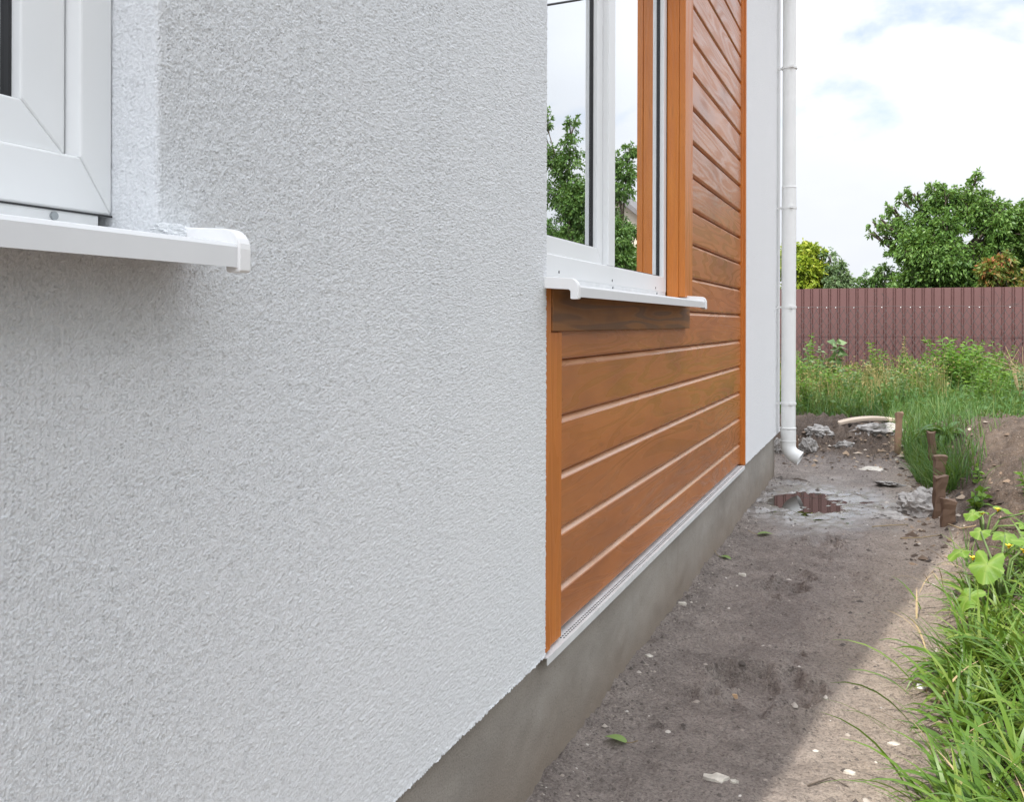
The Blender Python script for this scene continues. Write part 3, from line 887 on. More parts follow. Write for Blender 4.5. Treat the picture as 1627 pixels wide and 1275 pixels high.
# ------------------------------------------------------------------ foliage builders
def leaf_arrays(pts, dirs, length, width, fold=0.25, droop=0.15):
    """each leaf: 6 vertices, 4 triangles folded along the midrib and bent towards its tip"""
    n = len(pts)
    pts = np.asarray(pts, float); d = np.asarray(dirs, float)
    d /= np.linalg.norm(d, axis=1, keepdims=True) + 1e-9
    rnd = rng.standard_normal((n, 3))
    s_ = np.cross(d, rnd); s_ /= np.linalg.norm(s_, axis=1, keepdims=True) + 1e-9
    up = np.cross(s_, d)
    L = np.asarray(length).reshape(-1, 1) * np.ones((n, 1)); Wd = np.asarray(width).reshape(-1, 1) * np.ones((n, 1))
    base = pts
    mid = pts + d * L * 0.5 + up * L * fold * 0.3
    lft = pts + d * L * 0.42 + s_ * Wd * 0.5
    rgt = pts + d * L * 0.42 - s_ * Wd * 0.5
    tip = pts + d * L + np.array([0, 0, -1]) * L * droop
    V_ = np.stack([base, lft, rgt, tip, mid], 1).reshape(-1, 3)
    f = np.array([[0, 4, 1], [0, 2, 4], [1, 4, 3], [4, 2, 3]])
    F_ = (np.arange(n)[:, None, None] * 5 + f[None]).reshape(-1, 3)
    return V_, F_

def tree(name, label, base, clumps, trunk_r, leaf_mat, nleaf, L, group=None, cat='tree', limb=True, spread=0.55, stems=1):
    """clumps: list of (x, y, z, radius) in world metres; limbs reach to each clump"""
    root = empty(name, base)
    tag(root, label, cat, group)
    bx_, by_, bz_ = base
    b = MB()
    top = max(c[2] for c in clumps)
    cx_ = sum(c[0] for c in clumps) / len(clumps) - bx_; cy_ = sum(c[1] for c in clumps) / len(clumps) - by_
    th = (top - bz_)
    for s_ in range(stems):
        ox = (s_ - (stems - 1) / 2) * trunk_r * 2.2
        pts = [(ox + cx_ * t * 0.8 + 0.05 * th * mnoise.noise((t * 3, s_, bx_)), cy_ * t * 0.8 + 0.05 * th * mnoise.noise((t * 3, s_ + 5, by_)), -0.08 + t * th * 0.82) for t in [i / 7 for i in range(8)]]
        b.tube(pts, [trunk_r * (1.15 - 0.95 * i / 7) for i in range(8)], 9)
    for (x, y, z, r) in clumps:
        q = Vector((x - bx_, y - by_, z - bz_))
        t = max(0.12, min(0.8, (q.z - 0.55 * math.hypot(q.x - cx_ * .5, q.y - cy_ * .5)) / th))
        p0 = Vector(pts[min(7, int(t / 0.82 * 7))])
        m1 = p0.lerp(q, 0.5) + Vector((random.uniform(-.1, .1), random.uniform(-.1, .1), random.uniform(-.02, .1))) * r
        r0 = trunk_r * (1.1 - t) * 0.55 + 0.006
        b.tube([p0, m1, q], [r0, r0 * 0.6, r0 * 0.3], 6)
        for k in range(5):
            a = Vector((random.gauss(0, 1), random.gauss(0, 1), random.gauss(0.3, 0.8))).normalized() * r * random.uniform(.6, 1.0)
            b.tube([m1.lerp(q, 0.6), q + a * 0.55, q + a], [r0 * 0.35, r0 * 0.22, 0.003], 4, cap=False)
    b.build('trunk', M['bark'], root, smooth=True)
    w = np.array([c[3] ** 2.2 for c in clumps]); w /= w.sum()
    P_, D_ = [], []
    for c, share in zip(clumps, w):
        n = max(40, int(nleaf * share))
        # twigs inside the clump, leaves strung along them
        nt = max(6, n // 14)
        tw = rng.standard_normal((nt, 3)); tw /= np.linalg.norm(tw, axis=1, keepdims=True)
        rad_ = c[3] * (0.35 + 0.75 * rng.random(nt) ** 0.6)
        k = rng.integers(0, nt, n)
        s_ = rng.random(n) ** 0.7
        jit = rng.standard_normal((n, 3)) * 0.045 * c[3] * 2
        p = tw[k] * (rad_[k] * (spread + (1 - spread) * s_))[:, None] + jit
        p[:, 2] -= 0.10 * c[3] * s_
        p += np.array(c[:3]) - np.array(base)
        d = tw[k] * 0.8 + rng.standard_normal((n, 3)) * 0.65 + np.array([0, 0, -0.25])
        P_.append(p); D_.append(d)
    P_ = np.concatenate(P_); D_ = np.concatenate(D_)
    n = len(P_)
    l = L * rng.uniform(0.7, 1.3, n)
    V_, F_ = leaf_arrays(P_, D_, l, l * rng.uniform(0.36, 0.5, n))
    np_mesh('crown', V_, F_, leaf_mat, root)
    return root

def fill(cx_, cy_, cz_, rx, ry, rz, n, r0, r1, seed):
    g = random.Random(seed)
    out = []
    while len(out) < n:
        x, y, z = g.uniform(-1, 1), g.uniform(-1, 1), g.uniform(-1, 1)
        if x * x + y * y + z * z > 1: continue
        out.append((cx_ + x * rx, cy_ + y * ry, cz_ + z * rz, g.uniform(r0, r1)))
    return out

# trees and shrubs behind the fence
spr = random.Random(77)
big = [(1.35 + .8 * math.cos(a_) + spr.uniform(-.1, .1), 16.0 + spr.uniform(-.2, .2), 2.45 + .72 * math.sin(a_) + spr.uniform(-.08, .12), spr.uniform(.07, .12)) for a_ in [R(15 + 9.5 * k_) for k_ in range(18)]] + fill(1.70, 16.3, 2.1, 0.95, 0.8, 0.78, 36, 0.26, 0.42, 1) + [(2.45, 16.1, 2.5, .3), (2.3, 16, 2.2, .3), (2.65, 16.2, 2.6, .25)] + fill(1.35, 16.1, 1.6, 0.6, 0.4, 0.35, 10, 0.22, 0.32, 21) + [
    (0.80, 16.0, 2.72, 0.21), (0.66, 16.0, 2.50, 0.15), (1.0, 16.0, 2.62, 0.28), (0.85, 16.1, 2.28, 0.20), (1.3, 16.0, 2.78, 0.30), (1.42, 16.0, 3.08, 0.22), (1.33, 16.0, 3.22, 0.14), (1.2, 16.0, 2.95, 0.15),
    (1.62, 16.1, 3.0, 0.28), (1.86, 16.1, 3.15, 0.20), (1.97, 16.1, 3.34, 0.13), (2.02, 16.1, 3.44, 0.08), (2.05, 16.1, 3.1, 0.16), (1.75, 16.1, 3.1, 0.2), (2.5, 16.1, 2.75, .26), (2.3, 16, 2.78, .28), (2.62, 16.1, 2.8, .25), (2.2, 16, 2.92, .2), (2.05, 16, 2.95, .2), (1.45, 16, 3.25, .12), (1.9, 16.0, 2.8, 0.3), (1.05, 16.0, 1.9, 0.28), (0.95, 16.0, 1.5, 0.33), (2.2, 16.0, 2.6, 0.28), (1.2, 15.9, 2.35, 0.3), (1.55, 15.8, 2.6, 0.3)]
tree('walnut_tree', 'tall deep green tree with two raised sprays of leaves, above the brown fence', (1.65, 16.4, 0.1), big, 0.11, M['l_big'], 62000, 0.064, spread=0.4)
low = fill(0.55, 16.5, 1.45, 0.75, 0.35, 0.38, 20, 0.17, 0.27, 3) + [(.45, 16.4, 1.85, .16), (.65, 16.4, 1.95, .18), (.25, 16.4, 1.75, .16)]
tree('hedge_shrub', 'low dark green shrub just over the fence left of the tall deep green tree', (0.6, 16.5, 0.1), low, 0.05, M['l_dark'], 13000, 0.06, cat='shrub', stems=3)
rt = fill(3.0, 17.2, 1.95, 0.95, 0.6, 0.95, 32, 0.26, 0.42, 4) + [(2.45, 17.0, 2.65, .3), (2.75, 17, 2.8, .25)]
tree('plum_tree', 'dark green bushy tree rising behind the reddish shrub at the right end of the fence', (3.0, 17.3, 0.1), rt, 0.10, M['l_dark'], 42000, 0.066)
red = fill(2.18, 14.9, 1.62, 0.36, 0.3, 0.36, 12, 0.12, 0.22, 5) + [(2.05, 14.9, 1.92, 0.14), (2.25, 14.9, 2.02, 0.13)]
tree('red_tipped_shrub', 'shrub with orange red young leaves above the fence in front of the trees', (2.2, 15.0, 0.1), red, 0.03, M['l_red'], 7000, 0.075, cat='shrub', stems=3)
yl = fill(-0.62, 15.0, 1.75, 0.40, 0.4, 0.66, 22, 0.14, 0.24, 6) + [(-0.34, 14.9, 2.2, .17)]
tree('yellow_maple', 'bright yellow green tree above the fence beside the drainpipe', (-0.55, 15.1, 0.1), yl, 0.06, M['l_yellow'], 14000, 0.075)
gr = fill(-0.02, 14.9, 1.6, 0.24, 0.3, 0.40, 15, 0.12, 0.19, 8) + [(0.06, 14.9, 1.98, 0.11), (-0.12, 14.9, 2.15, .12)]
tree('grey_leaved_shrub', 'small grey green shrub above the fence, between yellow and dark foliage', (0.0, 15.0, 0.1), gr, 0.04, M['l_grey'], 9000, 0.055, cat='shrub', stems=3)
# further along the same hedge, outside the frame: what the panes mirror
c1 = fill(4.65, 16.2, 2.4, 1.1, 0.6, 1.5, 46, 0.26, 0.44, 9) + [(4.42, 16, 4.3, .26), (4.38, 16, 4.7, .18), (4.9, 16, 4.8, .2), (5.0, 16, 4.2, .24), (4.2, 16, 3.6, .3), (5.1, 16, 5.0, .25), (5.2, 16, 4.5, .3), (4.75, 16, 4.1, .3), (4.45, 16, 4.0, .3)]
tree('offframe_tree', 'tall slender tree mirrored in the nearer pane of the wood framed window', (4.6, 16.2, 0.1), c1, 0.1, M['l_dark'], 60000, 0.065)
c2 = fill(3.42, 15.6, 2.3, 0.34, 0.4, 1.2, 18, 0.16, 0.28, 10) + [(3.3, 15.6, 3.7, .22), (3.25, 15.6, 4.1, .16), (3.5, 15.6, 3.9, .2), (3.4, 15.6, 3.4, .25)]
tree('offframe_tree', 'slim loose tree mirrored in the farther pane of the wood framed window', (3.6, 15.6, 0.1), c2, 0.06, M['l_dark'], 20000, 0.062)
c3 = fill(3.3, 14.6, 1.4, 0.5, 0.4, 0.4, 9, .2, .3, 12)
tree('yellow_bush', 'yellow bush mirrored low in the farther pane of the wood framed window', (3.3, 14.6, 0.1), c3, 0.04, M['l_yellow'], 2500, 0.07, cat='shrub', stems=3)
shade_clumps = fill(3.5, 0.0, 2.1, 1.2, 1.7, 1.7, 34, 0.35, 0.6, 31)  # unseen tree, not mirrored, added to take sky light off the near wall
tree('offframe_tree', 'added unseen green tree right of the path, darkening the near wall', (3.5, 0.0, gz(3.5, 0)), shade_clumps, 0.12, M['l_dark'], 26000, 0.10)
nb = empty('neighbour_house', (5.6, 25, 0))
tag(nb, 'beige gabled house beyond the fence, mirrored in the wood framed window', 'house')
MB().prism_y([(-1.7, 0), (1.7, 0), (1.7, 2.9), (0, 4.3), (-1.7, 2.9)], -2, 3).build('wall', M['beige'], nb)
b = MB()
for sg in (-1, 1):
    b.prism_y([(sg * 0.0, 4.33), (sg * 2.0, 2.68), (sg * 2.0, 2.82), (sg * 0.0, 4.47)], -2.25, 3.2)
b.build('roof', M['roof'], nb)
MB().box(-0.5, 0.5, -2.03, -1.99, 1.2, 2.4).build('window', M['rubber'], nb)
cb = MB(); cb.tube([(5.5, 16.2, 7.05), (5.2, 16.9, 7.24), (4.79, 17.7, 7.55), (4.0, 19.3, 8.25)], 0.022, 8)
tag(cb.build('power_cable', M['cable'], smooth=True), 'dark overhead cable mirrored at the top of the wood framed window', 'cable')

# ------------------------------------------------------------------ grass
def blades(px_, py_, length, width, lean_dir, lean, seg=4, curl=1.0):
    """curved tapering ribbons rooted on the ground"""
    n = len(px_)
    z0 = ground_z(px_, py_) - 0.01
    t = np.linspace(0, 1, seg + 1)
    ca, sa = np.cos(lean_dir)[:, None], np.sin(lean_dir)[:, None]
    th0 = (lean * 0.35)[:, None]; th1 = (lean * curl)[:, None]
    ang = th0 + (th1 - th0) * t[None, :] ** 1.3
    dl = (length / seg)[:, None]
    dx = np.concatenate([np.zeros((n, 1)), np.cumsum(np.sin(ang[:, :-1]) * dl, 1)], 1)
    dz = np.concatenate([np.zeros((n, 1)), np.cumsum(np.cos(ang[:, :-1]) * dl, 1)], 1)
    c = np.stack([px_[:, None] + ca * dx, py_[:, None] + sa * dx, z0[:, None] + dz], -1)
    tw = rng.uniform(-0.7, 0.7, n)[:, None] + 0.6 * t[None, :] * rng.uniform(-1, 1, n)[:, None]
    wv = width[:, None] * np.where(t < 0.35, 0.65 + t, np.clip((1 - t) / 0.65, 0.04, 1) ** 0.8)[None, :] * 0.5
    sx = -sa * np.cos(tw); sy = ca * np.cos(tw); sz = np.sin(tw)
    side = np.stack([sx, sy, sz], -1) * wv[..., None]
    V_ = np.stack([c - side, c + side], 2).reshape(-1, 3)
    k = np.arange(seg)
    f = np.stack([2 * k, 2 * k + 1, 2 * k + 3, 2 * k + 2], -1)
    F_ = (np.arange(n)[:, None, None] * (2 * (seg + 1)) + f[None]).reshape(-1, 4)
    return V_, F_

def merge(parts):
    V_, F_, o = [], [], 0
    for v, f in parts:
        V_.append(v); F_.append(f + o); o += len(v)
    return np.concatenate(V_), np.concatenate(F_)

# coarse broad grass on the near bank, in tufts that arch over the path
parts = []
tufts = []
for _ in range(210):
    y = random.uniform(1.7, 4.35)
    xe = np.interp(y, [1.7, 2.3, 3.3, 4.35], [0.74, 0.80, 0.87, 1.02])
    x = xe + abs(random.gauss(0, 0.28)) + 0.06
    tufts.append((x, y))
tufts = [(x, y) for x, y in tufts if not (3.45 < y and x < 1.3 and random.random() < .6)]
for (x, y) in tufts:
    n = random.randint(11, 19)
    a = rng.uniform(0, 2 * np.pi, n)
    r_ = rng.random(n) * 0.05
    L_ = rng.uniform(0.08, 0.24, n)
    ld = np.where(rng.random(n) < 0.25, rng.normal(2.9, 0.8, n), a)
    parts.append(blades(x + r_ * np.cos(a), y + r_ * np.sin(a), L_, rng.uniform(0.007, 0.017, n), ld, rng.uniform(0.8, 2.9, n), 7))
# runners that lie out over the bare earth
for (x, y, d_) in ((0.80, 3.05, 3.3), (0.84, 2.75, 3.6), (0.82, 2.45, 3.3), (0.82, 2.3, 3.0), (0.86, 3.35, 3.4), (0.9, 3.8, 3.2), (0.84, 2.15, 3.4)):
    n = 2
    parts.append(blades(np.full(n, x) + rng.normal(0, .02, n), np.full(n, y) + rng.normal(0, .05, n), rng.uniform(0.16, 0.30, n), rng.uniform(0.008, 0.014, n), rng.normal(d_, 0.35, n), rng.uniform(1.3, 2.2, n), 6))
gi = np.concatenate([np.zeros(len(f), int) for _, f in parts])
n = 130
dr = blades(.84 + np.abs(rng.normal(0, .3, n)), rng.uniform(1.7, 4.4, n), rng.uniform(.08, .26, n), rng.uniform(.003, .009, n), rng.uniform(0, 6.28, n), rng.uniform(1.2, 2.6, n), 6)
parts.append(dr); gi = np.concatenate([gi, np.ones(len(dr[1]), int)])
V_, F_ = merge(parts)
tag(np_mesh('bank_grass', V_, F_, [M['g_near'], M['straw']], smooth=True, mi=gi), 'coarse broad bladed green grass on the bank at the near right', 'grass', kind='stuff')

# finer dark grass between the stakes and the soil heap
parts = []
n = 2600
y = rng.uniform(6.3, 9.6, n); x = np.interp(y, [6.3, 7, 8, 9, 9.6], [1.06, 0.92, 0.86, 0.8, 0.6]) + np.abs(rng.normal(0, 0.16, n)) * np.interp(y, [6.3, 7.5, 9.6], [0.5, 1.0, 2.4])
parts.append(blades(x, y, rng.uniform(0.10, 0.30, n), rng.uniform(0.004, 0.009, n), rng.uniform(0, 6.28, n), rng.uniform(0.3, 1.8, n), 4))
# sparse tufts on the soil bank
for _ in range(26):
    yy_ = random.uniform(4.4, 8.5); xx_ = np.interp(yy_, [4.4, 6, 8.5], [1.0, 1.1, 1.2]) + random.random() * 0.9
    n = 14
    parts.append(blades(np.full(n, xx_) + rng.normal(0, .02, n), np.full(n, yy_) + rng.normal(0, .02, n), rng.uniform(.06, .2, n), rng.uniform(.004, .008, n), rng.uniform(0, 6.28, n), rng.uniform(.3, 1.7, n), 4))
V_, F_ = merge(parts)
tag(np_mesh('path_edge_grass', V_, F_, M['g_far'], smooth=True), 'dark green grass behind the wooden stakes along the path edge', 'grass', kind='stuff')

# meadow in front of the fence
n = 30000
y = 8.9 + 4.9 * rng.random(n) ** 0.8
x = rng.uniform(-1.6, 4.2, n)
keep = (y > np.interp(x, [-1.6, 0.2, 0.7, 1.2, 4.2], [9.9, 9.9, 9.9, 8.6, 8.2]) + rng.normal(0, .12, n)) & (y > 8.3)
x, y = x[keep], y[keep]; n = len(x)
hgt = np.interp(y, [8.4, 9.6, 10.4, 12.6, 13.8], [0.12, 0.19, 0.28, 0.36, 0.40]) * rng.uniform(0.45, 1.25, n) * (1 + 0.25 * sample(T_G2, 0.10, x * 3, y * 3))
V1 = blades(x, y, np.clip(hgt, .05, .7), rng.uniform(0.005, 0.013, n), rng.uniform(0, 6.28, n), rng.uniform(0.25, 2.0, n), 3)
mm = 16000; ii = rng.integers(0, n, mm); lp = V1[0].reshape(n, -1, 3)[ii, 4] + rng.normal(0, .05, (mm, 3))
lv = leaf_arrays(lp, rng.normal(0, 1, (mm, 3)) + [0, 0, .4], rng.uniform(.03, .08, mm), rng.uniform(.012, .04, mm))
V1 = merge([(V1[0], np.concatenate([V1[1][:, [0, 1, 2]], V1[1][:, [0, 2, 3]]])), lv])
tag(np_mesh('meadow_grass', V1[0], V1[1], M['g_far'], smooth=False), 'tall green grass growing in front of the brown metal fence', 'grass', kind='stuff')
n = 2400
y = rng.uniform(10.2, 13.3, n); x = np.concatenate([rng.uniform(-0.6, 1.3, n * 2 // 3), rng.uniform(-1.5, 4, n - n * 2 // 3)])
V2 = blades(x, y, rng.uniform(0.30, 0.58, n), rng.uniform(0.003, 0.006, n), rng.uniform(0, 6.28, n), rng.uniform(0.1, 0.9, n), 3)
# seed heads as short fat leaves on the upper stalks
m = 2400
i = rng.integers(0, n, m)
tip = V2[0].reshape(n, -1, 3)[i, -2] + rng.normal(0, .025, (m, 3))
V3 = leaf_arrays(tip, rng.normal(0, 1, (m, 3)) + [0, 0, 1], rng.uniform(.02, .045, m), rng.uniform(.010, .02, m))
q = V2[1]; tri = np.concatenate([q[:, [0, 1, 2]], q[:, [0, 2, 3]]])
V_, F_ = merge([(V2[0], tri), V3])
tag(np_mesh('seeding_grass', V_, F_, M['g_dry'], smooth=False), 'dry yellowish stalks and seed heads among the green grass by the fence', 'dry grass', kind='stuff')

# ------------------------------------------------------------------ single weeds and plants
def herb(name, label, base, h_, nst, spread, leaf_mat, nl, L, wr=0.45, group=None, cat='weed', stem_r=0.004, start=0.12, up=0.2):
    root = empty(name, base); tag(root, label, cat, group)
    b = MB(); P_, D_ = [], []
    for s_ in range(nst):
        a = random.uniform(0, 6.28); sp = spread * random.uniform(.2, 1)
        hh = h_ * random.uniform(.7, 1.0) if s_ else h_
        pts = [Vector((math.cos(a) * sp * t ** 1.4 + .02 * h_ * mnoise.noise((t * 4, s_, base[0] * 7)), math.sin(a) * sp * t ** 1.4 + .02 * h_ * mnoise.noise((t * 4, s_ + 9, base[1])), -0.03 + hh * t)) for t in [i / 6 for i in range(7)]]
        b.tube(pts, [stem_r * (1.1 - .8 * i / 6) for i in range(7)], 6)
        for k in range(nl):
            t = start + (1 - start) * (k + random.random()) / nl
            f_ = t * 6; i0 = min(5, int(f_)); p = pts[i0].lerp(pts[i0 + 1], f_ - i0)
            aa = k * 2.4 + random.uniform(-.4, .4)
            P_.append(p); D_.append((math.cos(aa), math.sin(aa), up + random.uniform(-.3, .5)))
    b.build('stem', M['stem'], root, smooth=True)
    n = len(P_)
    l = L * rng.uniform(.6, 1.25, n)
    V_, F_ = leaf_arrays(np.array([tuple(p) for p in P_]), np.array(D_), l, l * wr * rng.uniform(.8, 1.2, n), droop=0.25)
    np_mesh('leaves', V_, F_, leaf_mat, root)
    return root
herb('young_sapling', 'thin upright sapling with dark rounded leaves against the left of the fence', (0.13, 12.0, gz(.13, 12)), 0.84, 1, 0.03, M['l_grey'], 54, 0.11, 0.75, start=.2)
herb('weed_plant', 'leafy greyish weed left of the thin sapling near the drainpipe', (-0.10, 12.1, gz(-.1, 12.1)), 0.80, 6, 0.18, M['l_grey'], 30, 0.07)
herb('weed_plant', 'yellowish weed in the grass nearest the drainpipe', (-0.27, 11.8, gz(-.27, 11.8)), 0.72, 6, 0.16, M['l_weed'], 32, 0.05)
herb('bushy_weed', 'round bright green bushy weed in front of the fence right of centre', (1.45, 11.6, gz(1.45, 11.6)), 0.84, 46, 0.36, M['l_weed'], 50, 0.075, 0.3, up=.5)
herb('bushy_weed', 'smaller bright green weed on the left flank of the round bushy weed', (1.05, 11.4, gz(1.05, 11.4)), 0.60, 18, 0.24, M['l_weed'], 34, 0.05, 0.3, up=.5)
herb('stalk_weed', 'tall dock like seed stalk standing above the grass before the fence', (0.93, 11.9, gz(.93, 11.9)), 0.86, 2, 0.05, M['g_dry'], 60, 0.035, 0.4, start=.45)
herb('weed_plant', 'slim pale weed rising left of the tall seed stalk', (0.45, 11.8, gz(.45, 11.8)), 0.60, 4, 0.12, M['g_dry'], 36, 0.04)
herb('weed_plant', 'spindly yellow green weed at the right end of the fence', (1.95, 11.6, gz(1.95, 11.6)), 0.84, 6, 0.18, M['l_weed'], 36, 0.045)
wg = 'small green weeds in the grass before the fence'
wl_ = 'small leafy green weed among the grass before the brown fence'
proto = None
for k in range(42):
    x_, y_ = random.uniform(-.4, 2.6), random.uniform(10.3, 13.0)
    if k % 14 == 0:
        proto = herb('small_weed', wl_, (x_, y_, gz(x_, y_)), random.uniform(.52, .70), 9, .2, M[['l_weed', 'l_grey', 'l_weed'][k // 14]], 30, [.042, .05, .055][k // 14], .38, wg)
    else:
        c_ = proto.copy(); COL.objects.link(c_); c_.location = (x_, y_, gz(x_, y_)); c_.rotation_euler = (0, 0, random.uniform(0, 6)); sc_ = random.uniform(.7, 1.15); c_.scale = (sc_,) * 3
        for ch in proto.children:
            d_ = ch.copy(); COL.objects.link(d_); d_.parent = c_
# arching dry grass clump at the right
herb('stalk_weed', 'tallest leafy weed standing right beside the drainpipe before the fence', (-0.20, 12.3, gz(-.2, 12.3)), 0.95, 6, .16, M['l_weed'], 40, .06, .4)
herb('stalk_weed', 'leafy upright weed between the thin sapling and the tall seed stalk', (0.62, 12.3, gz(.62, 12.3)), 0.78, 7, .2, M['l_weed'], 40, .055, .4)
herb('bushy_weed', 'wide yellowish green weed between round bush and dry straw clump', (1.75, 12.0, gz(1.75, 12.0)), 0.72, 22, .3, M['l_weed'], 44, .06, .35, up=.5)
ds = empty('dry_grass_clump', (2.12, 11.3, gz(2.12, 11.3))); tag(ds, 'clump of arching dry straw stalks before the right end of the fence', 'dry grass')
b = MB()
for k in range(26):
    a = random.uniform(0, 6.28); L_ = random.uniform(.5, .78); l2 = random.uniform(.1, .5)
    b.tube([(0.05 * math.cos(a), .05 * math.sin(a), -.02), (L_ * .25 * math.cos(a), L_ * .25 * math.sin(a), L_ * .75), (l2 * .9 * math.cos(a), l2 * .9 * math.sin(a), L_ * (1.0 - l2 * .2))], [.004, .003, .0018], 4)
b.build('stalks', M['straw'], ds)

def blade_leaf(base, direc, L, W, curve, n=6):
    """broad strap leaf as a bent ribbon with a channelled midrib"""
    d = Vector((direc[0], direc[1], 0)).normalized(); s_ = Vector((-d.y, d.x, 0))
    vs, fs = [], []
    e = direc[2]
    p = Vector(base); ang = e
    for i in range(n + 1):
        t = i / n
        w = W * (math.sin(math.pi * (0.08 + 0.92 * t) ** 0.8) if t < 1 else 0.02) * .5
        upv = Vector((0, 0, 1)) * math.cos(ang) - d * math.sin(ang)
        vs += [p - s_ * w + upv * w * .3, p, p + s_ * w + upv * w * .3]
        p = p + (d * math.cos(ang) + Vector((0, 0, 1)) * math.sin(ang)) * (L / n)
        ang -= curve / n
    for i in range(n):
        for k in range(2):
            fs.append((i * 3 + k, i * 3 + k + 1, i * 3 + k + 4, i * 3 + k + 3))
    return vs, fs
dk = empty('dock_plant', (1.13, 7.8, gz(1.13, 7.8))); tag(dk, 'broad leaved dock plant with long drooping leaves behind the wooden stakes', 'plant')
b = MB()
for k in range(26):
    a = k * 2.4; el_ = random.uniform(.25, 1.05)
    v, f = blade_leaf((0, 0, random.uniform(0, .1)), (math.cos(a), math.sin(a), el_), random.uniform(.22, .37), random.uniform(.04, .062), random.uniform(1.2, 2.3)); b.add(v, f)
b.build('leaves', M['l_dock'], dk, smooth=True)

def heart_leaf(r, cup=.18, seed=0):
    """round lobed squash leaf, notch at the stalk"""
    vs = [(0, 0, 0)]
    n = 70
    for i in range(n + 1):
        t = -math.pi + 2 * math.pi * (i + 0.5) / (n + 1)
        rr = r * (0.72 + 0.28 * math.cos(t) ** 2 + 0.09 * math.cos(5 * t) + 0.025 * math.cos(27 * t)) * (1 - 0.72 * math.exp(-((abs(t) - math.pi) / 0.28) ** 2))
        z = -cup * rr * (rr / r) + 0.10 * r * math.cos(5 * t + seed) + .04 * r * mnoise.noise((t * 3, seed, 0))
        vs.append((rr * math.cos(t), rr * math.sin(t), z))
    # inner ring for a soft fold
    inner = [(x * .5, y * .5, z * .25 + .05 * r) for x, y, z in vs[1:]]
    m = len(inner)
    vs2 = [vs[0]] + inner + vs[1:]
    fs = [(0, 1 + i, 2 + i) for i in range(m - 1)] + [(1 + i, 1 + m + i, 2 + m + i, 2 + i) for i in range(m - 1)]
    return vs2, fs
def squash(label, base, spec, nfl, group):
    root = empty('squash_plant', base); tag(root, label, 'plant', group)
    st = MB()
    for j, (dx, dy, dz, r, yaw, pit) in enumerate(spec):
        p = Vector((dx, dy, dz))
        st.tube([(0, 0, -.03), (dx * .35, dy * .35, dz * .75), tuple(p)], [.006, .005, .0035], 6)
        v, f = heart_leaf(r, seed=j)
        mt = Matrix.Translation(p) @ Matrix.Rotation(yaw, 4, 'Z') @ Matrix.Rotation(pit, 4, 'Y')
        v = [(q[0] * .86, q[1] * .86, q[2] * .86) for q in v]
        lf = MB().add([mt @ Vector(q) for q in v], f).build('leaf', M['l_squash'], root, smooth=True)
        at_ = lf.data.attributes.new('vein', 'FLOAT', 'POINT')
        vv = []
        for qx, qy, qz in v:
            t_ = math.atan2(qy, qx); d_ = abs(((t_ * 5 / (2 * math.pi)) + .5) % 1 - .5) * 2
            vv.append(max(0.0, 1 - d_ / 0.16) if (qx or qy) else 1.0)
        at_.data.foreach_set('value', vv)
    st.build('stem', M['stem'], root, smooth=True)
    for k in range(nfl):
        dx, dy, dz, *_ = spec[k % len(spec)]
        c = Vector((dx * .6 + random.uniform(-.02, .02), dy * .6 - .02, dz * .8 + .02))
        fb = MB()
        for q in range(5):
            v, f = blade_leaf(c, (math.cos(q * 1.257), math.sin(q * 1.257), 1.0), .022, .013, .6, 4); fb.add(v, f)
        fb.build('flower', M['petal'], root, smooth=True)
    return root
b0 = (1.12, 3.80, gz(1.12, 3.80))
squash('lime green squash plant with the largest leaf and yellow flowers over the near grass', b0,
       [(-.05, -.10, .18, .085, -1.9, .75), (.10, .02, .24, .075, -.6, .35), (-.12, .12, .17, .062, -2.6, .35), (.04, .24, .22, .07, -1.4, .25), (-.12, -.26, .10, .065, -2.3, .7), (.16, -.18, .17, .08, -1.3, .7), (.16, .40, .2, .065, -1.0, .2), (-.02, .52, .17, .06, -1.9, .3), (.28, .1, .22, .07, -.9, .5), (.05, -.4, .1, .06, -1.5, .8)], 4, 'squash plants on the bank')
b1 = (1.16, 4.9, gz(1.16, 4.9))
squash('lime green squash plant with small pale leaves farther up the soil bank', b1,
       [(-.05, -.05, .12, .06, -2.2, .4), (.08, .02, .14, .055, -.2, .3), (.0, .12, .10, .05, 1.5, .2), (.16, -.08, .09, .05, -1.0, .4), (.2, .1, .12, .05, .4, .2)], 2, 'squash plants on the bank')
herb('weed_plant', 'small yellow green weed on the soil bank behind the squash plants', (1.17, 5.5, gz(1.17, 5.5)), 0.17, 6, 0.10, M['l_weed'], 9, 0.06, .55)
herb('weed_plant', 'single pale weed standing on the bare soil mound', (1.24, 6.2, gz(1.24, 6.2)), 0.13, 2, 0.03, M['l_weed'], 8, 0.05, .5)
herb('weed_plant', 'low weed with narrow leaves at the right edge of the soil bank', (1.42, 5.4, gz(1.42, 5.4)), 0.14, 8, 0.10, M['l_weed'], 8, 0.06, .25)

